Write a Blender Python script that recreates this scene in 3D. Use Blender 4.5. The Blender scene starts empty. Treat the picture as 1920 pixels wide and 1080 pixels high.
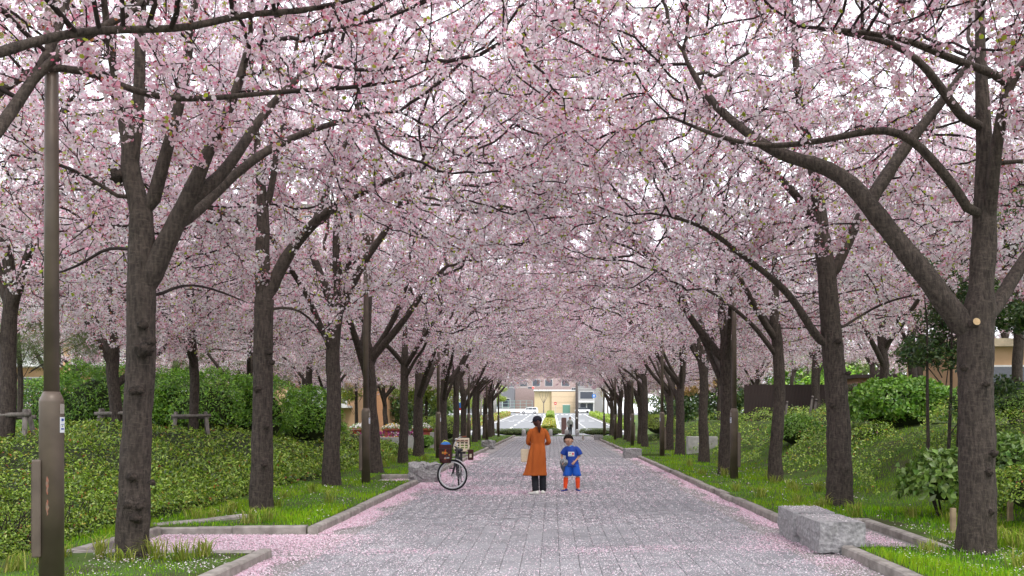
import bpy, bmesh, math, random
import numpy as np
from mathutils import Vector, Matrix, noise
random.seed(7); rng = np.random.default_rng(7)
R = math.radians
SC = bpy.context.scene; COL = SC.collection
# ------------------------------------------------------------------ camera, world, sun, exposure
F = 1700.0; PX, PY, CH = 1035.0, 783.5, 1.57          # focal length and principal point in photograph pixels, eye height
cam = bpy.data.cameras.new('camera'); co = bpy.data.objects.new('camera', cam); COL.objects.link(co)
co.location = (0, 0, CH); co.rotation_euler = (R(90), 0, 0)
cam.sensor_width = 36; cam.lens = F / 1920 * 36
cam.shift_x = (960 - PX) / 1920; cam.shift_y = (PY - 540) / 1920
cam.clip_end = 2000; cam.clip_start = 0.1
SC.camera = co
SUN_EL, SUN_AZ = 58, 150
w = bpy.data.worlds.new('World'); SC.world = w; w.use_nodes = True
nt = w.node_tree; bg = nt.nodes['Background']
sky = nt.nodes.new('ShaderNodeTexSky'); sky.sky_type = 'NISHITA'; sky.sun_disc = False
sky.sun_elevation = R(SUN_EL); sky.sun_rotation = R(SUN_AZ); sky.dust_density = 4
mx = nt.nodes.new('ShaderNodeMix'); mx.data_type = 'RGBA'; mx.inputs[0].default_value = 0.85
mx.inputs[7].default_value = (9.6, 9.8, 10.4, 1)          # the even white cloud layer
nt.links.new(sky.outputs[0], mx.inputs[6]); nt.links.new(mx.outputs[2], bg.inputs[0])
bg.inputs[1].default_value = 0.12
sl = bpy.data.lights.new('sun', 'SUN'); sl.energy = 1.5; sl.angle = R(14); sl.color = (1, .96, .9)
so = bpy.data.objects.new('sun', sl); COL.objects.link(so)
az = R(SUN_AZ)
sd = Vector((math.sin(az) * math.cos(R(SUN_EL)), math.cos(az) * math.cos(R(SUN_EL)), math.sin(R(SUN_EL))))
so.rotation_euler = sd.to_track_quat('Z', 'Y').to_euler()
SC.view_settings.view_transform = 'Standard'; SC.view_settings.look = 'None'
SC.view_settings.exposure = 0.98; SC.view_settings.gamma = 1
SC.render.engine = 'CYCLES'
cy = SC.cycles; cy.use_denoising = True; cy.max_bounces = 8; cy.diffuse_bounces = 5; cy.transmission_bounces = 5
cy.glossy_bounces = 2; cy.transparent_max_bounces = 4; cy.caustics_reflective = False; cy.caustics_refractive = False
try: cy.denoising_prefilter = 'ACCURATE'
except Exception: pass
SC.render.filter_size = 1.2 if hasattr(SC.render, 'filter_size') else 1.5

# ------------------------------------------------------------------ helpers
def S(y): return (y - PY) / CH                         # photo pixels per metre of a point on the path at photo row y
def P(px, py, Y): return np.array([(px - PX) * Y / F, Y, CH - (py - PY) * Y / F])
def sm(a, b, x):
    t = np.clip((x - a) / (b - a), 0, 1); return t * t * (3 - 2 * t)
def tag(o, label=None, cat=None, group=None, kind=None):
    if label: o['label'] = label
    if cat: o['category'] = cat
    if group: o['group'] = group
    if kind: o['kind'] = kind
    return o
def empty(name, loc=(0, 0, 0), rz=0, parent=None):
    o = bpy.data.objects.new(name, None); COL.objects.link(o); o.location = loc; o.rotation_euler = (0, 0, rz)
    o.empty_display_size = .1
    if parent: o.parent = parent
    return o
def link(name, me, parent=None, loc=None):
    o = bpy.data.objects.new(name, me); COL.objects.link(o)
    if parent: o.parent = parent
    if loc is not None: o.location = loc
    return o
def meshdata(name, V, Fc, mat, smooth=False, col=None):
    me = bpy.data.meshes.new(name)
    if isinstance(Fc, np.ndarray):
        V = np.asarray(V, np.float32); n, k = Fc.shape
        me.vertices.add(len(V)); me.vertices.foreach_set('co', V.ravel())
        me.loops.add(n * k); me.loops.foreach_set('vertex_index', Fc.astype(np.int32).ravel())
        me.polygons.add(n); me.polygons.foreach_set('loop_start', np.arange(0, n * k, k, dtype=np.int32))
        me.update(calc_edges=True)
    else:
        me.from_pydata([tuple(map(float, v)) for v in V], [], [tuple(map(int, f)) for f in Fc]); me.update()
    if smooth: me.polygons.foreach_set('use_smooth', np.ones(len(me.polygons), bool))
    if col is not None:
        c = np.ones((len(V), 4), np.float32); c[:, :3] = col
        a = me.attributes.new('Col', 'FLOAT_COLOR', 'POINT'); a.data.foreach_set('color', c.ravel())
    if mat: me.materials.append(mat)
    return me
def mesh(name, V, Fc, mat, parent=None, smooth=False, col=None, loc=None):
    return link(name, meshdata(name, V, Fc, mat, smooth, col), parent, loc)
class MB:
    def __init__(s): s.v = []; s.f = []
    def add(s, V, Fc):
        o = len(s.v); s.v += [tuple(map(float, v)) for v in V]; s.f += [tuple(int(i) + o for i in f) for f in Fc]; return s
    def box(s, x0, x1, y0, y1, z0, z1, rot=0, c=None, bev=0):
        if bev:
            bm = bmesh.new(); bmesh.ops.create_cube(bm, size=1)
            for v in bm.verts: v.co = Vector(((x0 + x1) / 2 + v.co.x * (x1 - x0), (y0 + y1) / 2 + v.co.y * (y1 - y0), (z0 + z1) / 2 + v.co.z * (z1 - z0)))
            bmesh.ops.bevel(bm, geom=bm.edges[:], offset=bev, segments=2, profile=.6, affect='EDGES')
            bm.verts.ensure_lookup_table()
            V = [tuple(v.co) for v in bm.verts]; Fc = [[v.index for v in f.verts] for f in bm.faces]; bm.free()
        else:
            V = [(x, y, z) for z in (z0, z1) for x, y in ((x0, y0), (x1, y0), (x1, y1), (x0, y1))]
            Fc = [(3, 2, 1, 0), (4, 5, 6, 7), (0, 1, 5, 4), (1, 2, 6, 5), (2, 3, 7, 6), (3, 0, 4, 7)]
        if rot:
            cx, cyy = c or ((x0 + x1) / 2, (y0 + y1) / 2); ca, sa = math.cos(rot), math.sin(rot)
            V = [(cx + (x - cx) * ca - (y - cyy) * sa, cyy + (x - cx) * sa + (y - cyy) * ca, z) for x, y, z in V]
        return s.add(V, Fc)
    def tube(s, pts, rad, n=8, cap=True):
        V, Fc = sweep(pts, rad, n, cap); return s.add(V, Fc)
    def rings(s, rings, n=20, cap=True):
        V = []; Fc = []
        for (x, y, z, rx, ry) in rings:
            for k in range(n):
                a = 2 * math.pi * k / n; V.append((x + rx * math.cos(a), y + ry * math.sin(a), z))
        for i in range(len(rings) - 1):
            for k in range(n): Fc.append((i * n + k, i * n + (k + 1) % n, (i + 1) * n + (k + 1) % n, (i + 1) * n + k))
        if cap:
            Fc.append(tuple(range(n))[::-1]); Fc.append(tuple((len(rings) - 1) * n + k for k in range(n)))
        return s.add(V, Fc)
    def torus(s, c, R0, r, axis, n=40, m=8):
        a = Vector(axis).normalized(); u = a.orthogonal().normalized(); v = a.cross(u); c = Vector(c); V = []; Fc = []
        for i in range(n):
            t = 2 * math.pi * i / n; d = u * math.cos(t) + v * math.sin(t)
            for j in range(m):
                p = 2 * math.pi * j / m; V.append(c + d * (R0 + r * math.cos(p)) + a * r * math.sin(p))
        for i in range(n):
            for j in range(m): Fc.append((i * m + j, ((i + 1) % n) * m + j, ((i + 1) % n) * m + (j + 1) % m, i * m + (j + 1) % m))
        return s.add(V, Fc)
    def ball(s, c, r, n=12, m=8):
        rx, ry, rz = (r, r, r) if not hasattr(r, '__len__') else r
        return s.rings([(c[0], c[1], c[2] + rz * math.sin(t), max(.0005, rx * math.cos(t)), max(.0005, ry * math.cos(t))) for t in np.linspace(-math.pi / 2, math.pi / 2, m)], n)
    def build(s, name, mat, parent=None, smooth=False, loc=None): return mesh(name, s.v, s.f, mat, parent, smooth, loc=loc)
def sweep(pts, rad, n=8, cap=True):
    p = np.asarray(pts, float); m = len(p); r = np.broadcast_to(np.asarray(rad, float), (m,))
    t = np.gradient(p, axis=0); t /= np.linalg.norm(t, axis=1)[:, None] + 1e-9
    d = p[-1] - p[0]; d = d / (np.linalg.norm(d) + 1e-9)
    ref = np.array([1., 0, 0]) if abs(d[0]) < .7 else np.array([0, 1., 0])
    u = ref - t * (t @ ref)[:, None]; u /= np.linalg.norm(u, axis=1)[:, None] + 1e-9
    v = np.cross(t, u); a = np.arange(n) * 2 * math.pi / n
    V = (p[:, None] + r[:, None, None] * (u[:, None] * np.cos(a)[None, :, None] + v[:, None] * np.sin(a)[None, :, None])).reshape(-1, 3)
    i = np.arange(m - 1)[:, None]; k = np.arange(n)[None]
    Fc = np.stack([i * n + k, i * n + (k + 1) % n, (i + 1) * n + (k + 1) % n, (i + 1) * n + k], -1).reshape(-1, 4)
    if not cap: return V, Fc
    Fl = [tuple(f) for f in Fc]; Fl.append(tuple(range(n))[::-1]); Fl.append(tuple((m - 1) * n + q for q in range(n)))
    return V, Fl
# ------------------------------------------------------------------ materials
MATS = {}
def mat(name, c1, c2=None, scale=8, rough=.8, bump=0, bscale=None, detail=6, metal=0, stretch=None, spec=.3, coords='Object', thr=(.35, .65)):
    if name in MATS: return MATS[name]
    m = bpy.data.materials.new(name); m.use_nodes = True; n = m.node_tree.nodes; l = m.node_tree.links
    b = n['Principled BSDF']; b.inputs['Roughness'].default_value = rough; b.inputs['Metallic'].default_value = metal
    b.inputs['Specular IOR Level'].default_value = spec
    tc = n.new('ShaderNodeTexCoord'); mp = n.new('ShaderNodeMapping'); l.new(tc.outputs[coords], mp.inputs[0])
    if stretch: mp.inputs['Scale'].default_value = stretch
    nz = n.new('ShaderNodeTexNoise'); nz.inputs['Scale'].default_value = scale; nz.inputs['Detail'].default_value = detail
    l.new(mp.outputs[0], nz.inputs['Vector'])
    cr = n.new('ShaderNodeValToRGB'); cr.color_ramp.elements[0].position = thr[0]; cr.color_ramp.elements[1].position = thr[1]
    c2 = c2 or tuple(x * .8 for x in c1)
    cr.color_ramp.elements[0].color = (*c2, 1); cr.color_ramp.elements[1].color = (*c1, 1)
    l.new(nz.outputs[0], cr.inputs[0]); l.new(cr.outputs[0], b.inputs['Base Color'])
    if bump:
        bz = n.new('ShaderNodeTexNoise'); bz.inputs['Scale'].default_value = bscale or scale * 3; bz.inputs['Detail'].default_value = 8
        l.new(mp.outputs[0], bz.inputs['Vector'])
        bp = n.new('ShaderNodeBump'); bp.inputs['Strength'].default_value = bump; bp.inputs['Distance'].default_value = .02
        l.new(bz.outputs[0], bp.inputs['Height']); l.new(bp.outputs[0], b.inputs['Normal'])
    MATS[name] = m; return m
def leafmat(name, trans=.4, rough=.6, gloss=.0, tint=(1, 1, 1)):
    m = bpy.data.materials.new(name); m.use_nodes = True; n = m.node_tree.nodes; l = m.node_tree.links
    n.remove(n['Principled BSDF']); out = n['Material Output']
    at = n.new('ShaderNodeAttribute'); at.attribute_name = 'Col'
    oi = n.new('ShaderNodeObjectInfo'); hs = n.new('ShaderNodeHueSaturation')      # each plant a little lighter or darker than the next
    mr = n.new('ShaderNodeMapRange'); mr.inputs[3].default_value = .9; mr.inputs[4].default_value = 1.08
    l.new(oi.outputs['Random'], mr.inputs[0]); l.new(mr.outputs[0], hs.inputs['Value']); l.new(at.outputs['Color'], hs.inputs['Color'])
    d = n.new('ShaderNodeBsdfDiffuse'); t = n.new('ShaderNodeBsdfTranslucent'); mxs = n.new('ShaderNodeMixShader')
    mxs.inputs[0].default_value = trans
    l.new(hs.outputs[0], d.inputs[0]); l.new(hs.outputs[0], t.inputs[0]); l.new(d.outputs[0], mxs.inputs[1]); l.new(t.outputs[0], mxs.inputs[2])
    last = mxs
    if gloss:
        g = n.new('ShaderNodeBsdfGlossy'); g.inputs['Roughness'].default_value = .35; m2 = n.new('ShaderNodeMixShader'); m2.inputs[0].default_value = gloss
        l.new(mxs.outputs[0], m2.inputs[1]); l.new(g.outputs[0], m2.inputs[2]); last = m2
    l.new(last.outputs[0], out.inputs[0]); MATS[name] = m; return m
M_bloss = leafmat('blossom', .5)
M_leaf = leafmat('leaf', .3, gloss=.06)
M_grass = leafmat('grass_blade', .35)
M_petal = leafmat('petal', .2)
def barkmat():
    m = mat('bark', (.092, .072, .060), (.026, .020, .017), scale=11, rough=.92, bump=1.0, bscale=26, stretch=(3.2, 3.2, .8), detail=12, thr=(.3, .72))
    n = m.node_tree.nodes; l = m.node_tree.links; b = n['Principled BSDF']
    # pale horizontal lenticel bands, greenish-grey lichen flecks
    tc = n.new('ShaderNodeTexCoord'); mp = n.new('ShaderNodeMapping'); mp.inputs['Scale'].default_value = (9, 9, 30); l.new(tc.outputs['Object'], mp.inputs[0])
    nz = n.new('ShaderNodeTexNoise'); nz.inputs['Scale'].default_value = 1.6; nz.inputs['Detail'].default_value = 5; l.new(mp.outputs[0], nz.inputs['Vector'])
    cr = n.new('ShaderNodeValToRGB'); cr.color_ramp.elements[0].position = .52; cr.color_ramp.elements[1].position = .72
    cr.color_ramp.elements[0].color = (0, 0, 0, 1); cr.color_ramp.elements[1].color = (.4, .4, .4, 1); l.new(nz.outputs[0], cr.inputs[0])
    mixc = n.new('ShaderNodeMix'); mixc.data_type = 'RGBA'; mixc.inputs[7].default_value = (.15, .12, .10, 1)
    old = b.inputs['Base Color'].links[0].from_socket
    l.new(old, mixc.inputs[6]); l.new(cr.outputs[0], mixc.inputs[0]); l.new(mixc.outputs[2], b.inputs['Base Color'])
    return m
M_bark = barkmat()
M_knot = mat('knot_bark', (.06, .045, .037), (.022, .017, .014), scale=22, rough=.95, bump=1, bscale=60)
M_twig = mat('twig_bark', (.038, .026, .024), (.022, .015, .014), scale=12, rough=.9)
M_kerb = mat('kerb_concrete', (.36, .33, .30), (.22, .20, .18), scale=7, rough=.9, bump=.3, bscale=60)
M_gran = mat('granite', (.40, .39, .39), (.20, .195, .20), scale=26, rough=.85, bump=.9, bscale=22, thr=(.3, .7))
M_lamp = mat('lamp_paint', (.15, .115, .088), (.095, .072, .056), scale=3, rough=.45, metal=.2, spec=.5)
M_white = mat('white_paint', (.78, .78, .76), (.66, .66, .64), scale=4, rough=.5)
M_conc = mat('pale_concrete', (.48, .47, .46), (.36, .355, .35), scale=6, rough=.85, bump=.2)
M_log = mat('weathered_log', (.24, .215, .19), (.11, .10, .09), scale=6, rough=.9, bump=.4, stretch=(4, 4, .7))
M_soil = mat('soil', (.10, .12, .04), (.05, .04, .025), scale=2.5, rough=1, bump=.4)
M_black = mat('black_metal', (.03, .03, .035), (.02, .02, .022), rough=.4, spec=.5)
M_rubber = mat('rubber', (.022, .022, .026), rough=.7)
M_steel = mat('steel', (.62, .62, .63), (.5, .5, .5), rough=.28, metal=.9)
# ------------------------------------------------------------------ terrain
Y_END = 78.0
XL, XR = -3.15, 3.32                                   # path edges (inner faces of the kerbs)
BAYS = [(-5.3, XL - .10, 9.98, 12.27), (-4.4, XL - .10, 21.4, 23.4), (-4.4, XL - .10, 34.5, 36.6), (XR + .10, 4.57, 10.43, 13.3), (XR + .10, 4.57, 35.2, 37.4)]
def gz(x, y):
    x = np.asarray(x, float); y = np.asarray(y, float)
    z = np.full(np.broadcast(x, y).shape, .09)
    fade = 1 - sm(58, 78, y)
    z = z + fade * (1.32 * sm(5.6, 9.6, x) + .35 * sm(6.2, 9.5, -x) + .5 * sm(11, 20, x))
    z = z + .03 * np.sin(x * 1.7 + y * .9) * sm(3.8, 6, np.abs(x)) * fade
    inpath = (x > XL - .13) & (x < XR + .13) & (y < Y_END)
    z = np.where(inpath, -.07, z)
    for a, b, c, d in BAYS: z = np.where((x > a) & (x < b) & (y > c) & (y < d), -.07, z)
    z = np.where(y >= Y_END, np.minimum(z, .03), z)
    z = z + np.clip(y - 80, 0, 145) * .019 - np.where(y > 80, .05, 0) * 1.0
    return z
def gz1(x, y): return float(gz(np.array([x]), np.array([y]))[0])
xs = set(np.round(np.concatenate([np.arange(-24, 24.1, .5), np.arange(-400, -24, 16), np.arange(32, 401, 16)]), 3))
ys = set(np.round(np.concatenate([np.arange(-12, 84, .75), np.arange(84, 230, 6), np.arange(230, 900, 40)]), 3))
for e in (XL - .13, XR + .13): xs |= {round(e - .004, 3), round(e + .004, 3)}
for a, b, c, d in BAYS:
    for e in (a, b): xs |= {round(e - .004, 3), round(e + .004, 3)}
    for e in (c, d): ys |= {round(e - .004, 3), round(e + .004, 3)}
ys |= {Y_END - .004, Y_END + .004, 80.0, 225.0}
xs = np.array(sorted(xs)); ys = np.array(sorted(ys))
gx, gy = np.meshgrid(xs, ys); V = np.stack([gx, gy, gz(gx, gy)], -1).reshape(-1, 3)
i, j = np.meshgrid(np.arange(len(ys) - 1), np.arange(len(xs) - 1), indexing='ij'); nX = len(xs)
Fc = np.stack([i * nX + j, i * nX + j + 1, (i + 1) * nX + j + 1, (i + 1) * nX + j], -1).reshape(-1, 4)
M_ground = mat('ground', (.075, .14, .02), (.05, .055, .018), scale=1.3, rough=1, bump=.5, bscale=18)
tag(mesh('ground', V, Fc, M_ground), kind='structure')
# ------------------------------------------------------------------ paved path
def paver_mat(name, c1, c2, fleck=.5):
    m = mat(name, c1, c2, scale=2.2, rough=.85, bump=.15, bscale=90, coords='Object')
    n = m.node_tree.nodes; l = m.node_tree.links; b = n['Principled BSDF']
    ge = n.new('ShaderNodeNewGeometry')
    oi = n.new('ShaderNodeObjectInfo')
    nz0 = [x for x in n if x.type == 'TEX_NOISE'][0]; l.new(ge.outputs['Position'], nz0.inputs['Vector'])
    # trodden petal flecks, thicker in patches and towards the kerbs and the far end
    vo = n.new('ShaderNodeTexVoronoi'); vo.inputs['Scale'].default_value = 44; l.new(ge.outputs['Position'], vo.inputs['Vector'])
    big = n.new('ShaderNodeTexNoise'); big.inputs['Scale'].default_value = .8; big.inputs['Detail'].default_value = 4; l.new(ge.outputs['Position'], big.inputs['Vector'])
    sp = n.new('ShaderNodeSeparateXYZ'); l.new(ge.outputs['Position'], sp.inputs[0])
    far = n.new('ShaderNodeMapRange'); far.inputs[1].default_value = 14; far.inputs[2].default_value = 60; far.inputs[3].default_value = 0; far.inputs[4].default_value = .3; l.new(sp.outputs[1], far.inputs[0])
    cr = n.new('ShaderNodeMapRange'); cr.inputs[1].default_value = .35; cr.inputs[2].default_value = .75; cr.inputs[3].default_value = fleck * .35; cr.inputs[4].default_value = fleck * 1.1; l.new(big.outputs[0], cr.inputs[0])
    ad = n.new('ShaderNodeMath'); ad.operation = 'ADD'; l.new(cr.outputs[0], ad.inputs[0]); l.new(far.outputs[0], ad.inputs[1])
    sc = n.new('ShaderNodeSeparateColor'); l.new(vo.outputs['Color'], sc.inputs[0])
    lt = n.new('ShaderNodeMath'); lt.operation = 'LESS_THAN'; l.new(sc.outputs[0], lt.inputs[0]); l.new(ad.outputs[0], lt.inputs[1])
    dl = n.new('ShaderNodeMath'); dl.operation = 'LESS_THAN'; l.new(vo.outputs['Distance'], dl.inputs[0]); dl.inputs[1].default_value = .36
    mu = n.new('ShaderNodeMath'); mu.operation = 'MULTIPLY'; l.new(lt.outputs[0], mu.inputs[0]); l.new(dl.outputs[0], mu.inputs[1])
    pc = n.new('ShaderNodeMix'); pc.data_type = 'RGBA'; pc.inputs[6].default_value = (.74, .62, .67, 1); pc.inputs[7].default_value = (.74, .72, .74, 1); l.new(sc.outputs[1], pc.inputs[0])
    old = b.inputs['Base Color'].links[0].from_socket
    hv = n.new('ShaderNodeHueSaturation'); mr = n.new('ShaderNodeMapRange'); mr.inputs[3].default_value = .88; mr.inputs[4].default_value = 1.1
    l.new(oi.outputs['Random'], mr.inputs[0]); l.new(mr.outputs[0], hv.inputs['Value']); l.new(old, hv.inputs['Color'])
    mixc = n.new('ShaderNodeMix'); mixc.data_type = 'RGBA'; l.new(hv.outputs[0], mixc.inputs[6]); l.new(pc.outputs[2], mixc.inputs[7]); l.new(mu.outputs[0], mixc.inputs[0])
    l.new(mixc.outputs[2], b.inputs['Base Color']); return m
M_pave = paver_mat('paving', (.29, .288, .305), (.235, .233, .248), fleck=.17)
M_gut = paver_mat('gutter_slab', (.29, .27, .265), (.22, .205, .2), fleck=.2)
M_joint = mat('paving_joint', (.23, .215, .21), (.16, .15, .145), scale=5, rough=1)
path = mesh('path', [(-5.3, 2, -.028), (4.5, 2, -.028), (4.5, Y_END, -.028), (-5.3, Y_END, -.028)], [(0, 1, 2, 3)], M_joint)
# the bed only needs to lie below the pavers; beyond the kerbs it is buried under the planting strips
tag(path, kind='structure')
PWI, PLE = .205, .41
def paver_vf(x0, x1, y0, y1, z=0.0, g=.0010, b=.0020):
    x0 += g; x1 -= g; y0 += g; y1 -= g
    V = [(x0, y0, z - .026), (x1, y0, z - .026), (x1, y1, z - .026), (x0, y1, z - .026), (x0 + b, y0 + b, z), (x1 - b, y0 + b, z), (x1 - b, y1 - b, z), (x0 + b, y1 - b, z)]
    return V, [(4, 5, 6, 7), (0, 1, 5, 4), (1, 2, 6, 5), (2, 3, 7, 6), (3, 0, 4, 7)]
GUT = .5
pv = meshdata('paver', *paver_vf(-PWI / 2, PWI / 2, -PLE / 2, PLE / 2), M_pave)
ncol = int((XR - XL - 2 * GUT) / PWI); cw = (XR - XL - 2 * GUT) / ncol
pv = meshdata('paver', *paver_vf(-cw / 2, cw / 2, -PLE / 2, PLE / 2), M_pave)
rest = MB(); count = 0; RV = []; RF = []
rows = np.arange(6.0, Y_END - PLE, PLE)
for r_, y in enumerate(rows):
    for c_ in range(ncol):
        yo = y + (PLE / 2 if c_ % 2 else 0); x = XL + GUT + (c_ + .5) * cw
        dz = random.gauss(0, .0012)
        if y > 8.6 and count < 300:
            o = link('paver', pv, path, (x, yo, dz)); o.rotation_euler = (random.gauss(0, .004), random.gauss(0, .006), 0); count += 1
        else:
            Vv, Ff = paver_vf(x - cw / 2, x + cw / 2, yo - PLE / 2, yo + PLE / 2, dz)
            k = len(RV); RV += Vv; RF += [tuple(q + k for q in f) for f in Ff]
tag(mesh('pavers', np.array(RV), np.array(RF), M_pave, path), kind='stuff')
# concrete gutter slabs along both kerbs
for side in (0, 1):
    xa, xb = (XL + .002, XL + GUT) if side == 0 else (XR - GUT, XR - .002)
    gs = meshdata('gutter_slab', *paver_vf(xa, xb, -.6, .6, -.003), M_gut)
    for y in np.arange(7.2, Y_END - .6, 1.2):
        o = link('gutter_slab', gs, path, (0, y, random.gauss(0, .001)))
for a, b, c, d in BAYS:
    for yy in np.arange(c + .02, d - .3, .47):
        for xx in np.arange(a + .02, b + .1, .47):
            V_, F_ = paver_vf(xx, min(xx + .47, b + .14), yy, min(yy + .47, d - .01), -.004)
            mesh('paving_slab', V_, F_, M_gut, path)
# ------------------------------------------------------------------ kerbs
def kerb_run(name, pts, top=.11, step=.98, w=.14, ends=None, sink=None):
    e = tag(empty(name), kind='structure')
    for (x0, y0, x1, y1) in pts:
        L = math.hypot(x1 - x0, y1 - y0); n = max(1, round(L / step)); a = math.atan2(y1 - y0, x1 - x0)
        for k in range(n):
            l0, l1 = L * k / n + .004, L * (k + 1) / n - .004
            h = top + random.gauss(0, .003); b = .018
            s0 = s1 = 0
            if sink: s0, s1 = sink[0] + (sink[1] - sink[0]) * k / n, sink[0] + (sink[1] - sink[0]) * (k + 1) / n
            prof = [(0, -.08), (0, h - b), (b, h), (w - b, h), (w, h - b), (w, -.08)]
            V = [(l0, p, q - s0) for p, q in prof] + [(l1, p, q - s1) for p, q in prof]
            Fc = [(i, (i + 1) % 6, 6 + (i + 1) % 6, 6 + i) for i in range(6)] + [(5, 4, 3, 2, 1, 0), (6, 7, 8, 9, 10, 11)]
            o = mesh('kerb_stone', V, Fc, M_kerb, e, loc=(x0, y0, random.gauss(0, .002))); o.rotation_euler = (0, 0, a + random.gauss(0, .0015))
    return e
kerb_run('kerb_left', [(XL, 5, XL, 10.2), (XL - .14, 10.06, -5.25, 10.06)])
kerb_run('kerb_left', [(XL, 12.2, XL, 21.35), (XL, 23.45, XL, 34.4), (XL, 36.7, XL, 77.5)])
kerb_run('kerb_bay', [(-5.3, 12.2, XL - .16, 12.2)], sink=(.02, 0), step=.8)
kerb_run('kerb_bay', [(-5.25, 10.0, -5.25, 12.18)])
kerb_run('kerb_bay', [(-4.4, 23.38, XL - .16, 23.38), (-4.4, 36.58, XL - .16, 36.58)])
kerb_run('kerb_bay', [(-5.35, 12.3, -4.75, 13.0), (-4.75, 13.0, -4.5, 13.5)], top=.13, w=.2)
kerb_run('kerb_right', [(XR, 10.4, XR, 5), (XR, 35.1, XR, 12.9), (XR, 77.5, XR, 37.4)])
kerb_run('kerb_bay', [(4.5, 13.27, XR + .14, 13.27)], step=.55)
kerb_run('kerb_bay', [(4.5, 13.25, 4.5, 10.44)], sink=(0, .03), step=.9)
# ------------------------------------------------------------------ scatter helpers
def unit(v): return v / (np.linalg.norm(v, axis=-1, keepdims=True) + 1e-9)
def frames(N):
    a = np.where(np.abs(N[:, :1]) < .8, np.array([[1., 0, 0]]), np.array([[0, 1., 0]]))
    u = unit(np.cross(N, a)); v = np.cross(N, u); th = rng.uniform(0, 2 * math.pi, (len(N), 1))
    return u * np.cos(th) + v * np.sin(th), -u * np.sin(th) + v * np.cos(th)
def leaves(Pt, N, L, W, C, bend=.25):
    """rhombic leaves folded along the middle: two triangles each"""
    n = len(Pt); u, v = frames(N); L = np.broadcast_to(L, n)[:, None]; W = np.broadcast_to(W, n)[:, None]
    d = unit(u + N * rng.uniform(-.1, .7, (n, 1)))
    V = np.stack([Pt, Pt + d * L * .5 + v * W * .5 + N * bend * W, Pt + d * L, Pt + d * L * .5 - v * W * .5 + N * bend * W], 1).reshape(-1, 3)
    b = np.arange(n)[:, None] * 4; Fc = np.concatenate([b + [0, 1, 2], b + [0, 2, 3]]).reshape(-1, 3)
    return V, Fc, np.repeat(C, 4, 0)
def pick(cols, n, probs=None, jit=.12):
    c = np.array(cols)[rng.choice(len(cols), n, p=probs)]; return np.clip(c * (1 + rng.normal(0, jit, (n, 1))) + rng.normal(0, .01, (n, 3)), .005, .95)
def nz2(x, y, s, o=0): return np.array([noise.noise(Vector((a * s + o, b * s - o, o * .37))) for a, b in zip(x, y)])
# ------------------------------------------------------------------ cherry trees
def skeleton(limbs, tstep=.16):
    """limbs: list of (polyline, radii, grow_from) where each polyline starts on an earlier one (or is the trunk)"""
    pos = []; par = []; rad = []; grow = []
    for pl, rr, g in limbs:
        pl = np.array(pl, float); seg = np.linalg.norm(np.diff(pl, axis=0), axis=1); t = np.concatenate([[0], np.cumsum(seg)])
        n = max(2, int(t[-1] / (.16 if pos else tstep)) + 1); tt = np.linspace(0, t[-1], n)
        # smooth the corners of the polyline
        q = np.stack([np.interp(tt, t, pl[:, k]) for k in range(3)], 1)
        for _ in range(3): q[1:-1] = (q[:-2] + 2 * q[1:-1] + q[2:]) / 4
        rd = np.interp(tt, t, np.interp(np.linspace(0, 1, len(pl)), np.linspace(0, 1, len(rr)), rr))
        if not pos: p = -1; st = 0
        else:
            p = int(np.argmin(np.linalg.norm(np.array(pos) - q[0], axis=1))); st = 1
        for k in range(st, n):
            pos.append(q[k]); par.append(p); rad.append(rd[k]); grow.append(tt[k] >= g * t[-1]); p = len(pos) - 1
    return pos, par, rad, grow
def colonize(limbs, A, D=.2, di=3.2, dk=.36, iters=70, maxn=6000, seed=0, droop=0.0, tstep=.16):
    lr = np.random.default_rng(seed); pos, par, rad, grow = skeleton(limbs, tstep); nfix = len(pos)
    nch = [0] * nfix
    A = np.array(A); near = np.full(len(A), -1); nd = np.full(len(A), 1e9); new = [k for k in range(nfix) if grow[k]]
    for it in range(iters):
        if not new or not len(A): break
        q = np.array([pos[k] for k in new]); d = np.linalg.norm(A[:, None] - q[None], axis=2); b = d.argmin(1); bd = d[np.arange(len(A)), b]
        up = bd < nd; near[up] = np.array(new)[b[up]]; nd[up] = bd[up]
        keep = nd > dk; A, near, nd = A[keep], near[keep], nd[keep]
        act = nd < di
        if not act.any(): break
        new = []
        for k in np.unique(near[act]):
            if nch[k] > 3: nd[near == k] = np.where(True, nd[near == k], 0); continue
            sel = act & (near == k); dr = unit(A[sel] - pos[k]).mean(0); 
            if par[k] >= 0:
                pd = pos[k] - pos[par[k]]; pd = pd / (np.linalg.norm(pd) + 1e-9)
                if it > 2 or k >= nfix: dr = dr + .35 * pd
            dr = dr + lr.normal(0, .22, 3) - np.array([0, 0, droop]); dr /= np.linalg.norm(dr) + 1e-9
            pos.append(pos[k] + dr * D); par.append(int(k)); rad.append(None); nch.append(0); nch[k] += 1; new.append(len(pos) - 1)
        if len(pos) > maxn: break
    n = len(pos); tips = np.zeros(n)
    ch = [[] for _ in range(n)]
    for k in range(n):
        if par[k] >= 0: ch[par[k]].append(k)
    for k in range(n - 1, -1, -1):
        if not ch[k]: tips[k] = 1
        if par[k] >= 0: tips[par[k]] += tips[k]
    rr = np.zeros(n)
    for k in range(n):
        if rad[k] is not None: rr[k] = rad[k]
        else: rr[k] = min(.0068 * tips[k] ** .5, .72 * rr[par[k]] if rad[par[k]] is not None else rr[par[k]])
    for k in range(n - 1, -1, -1):                       # limbs taper into the thin growth at their ends
        if rad[k] is not None: rr[k] = min(rr[k], max(rr[q] for q in ch[k]) * 1.18 + .0018 if ch[k] else .006)
    return np.array(pos), np.array(par), rr, ch, nfix
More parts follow.
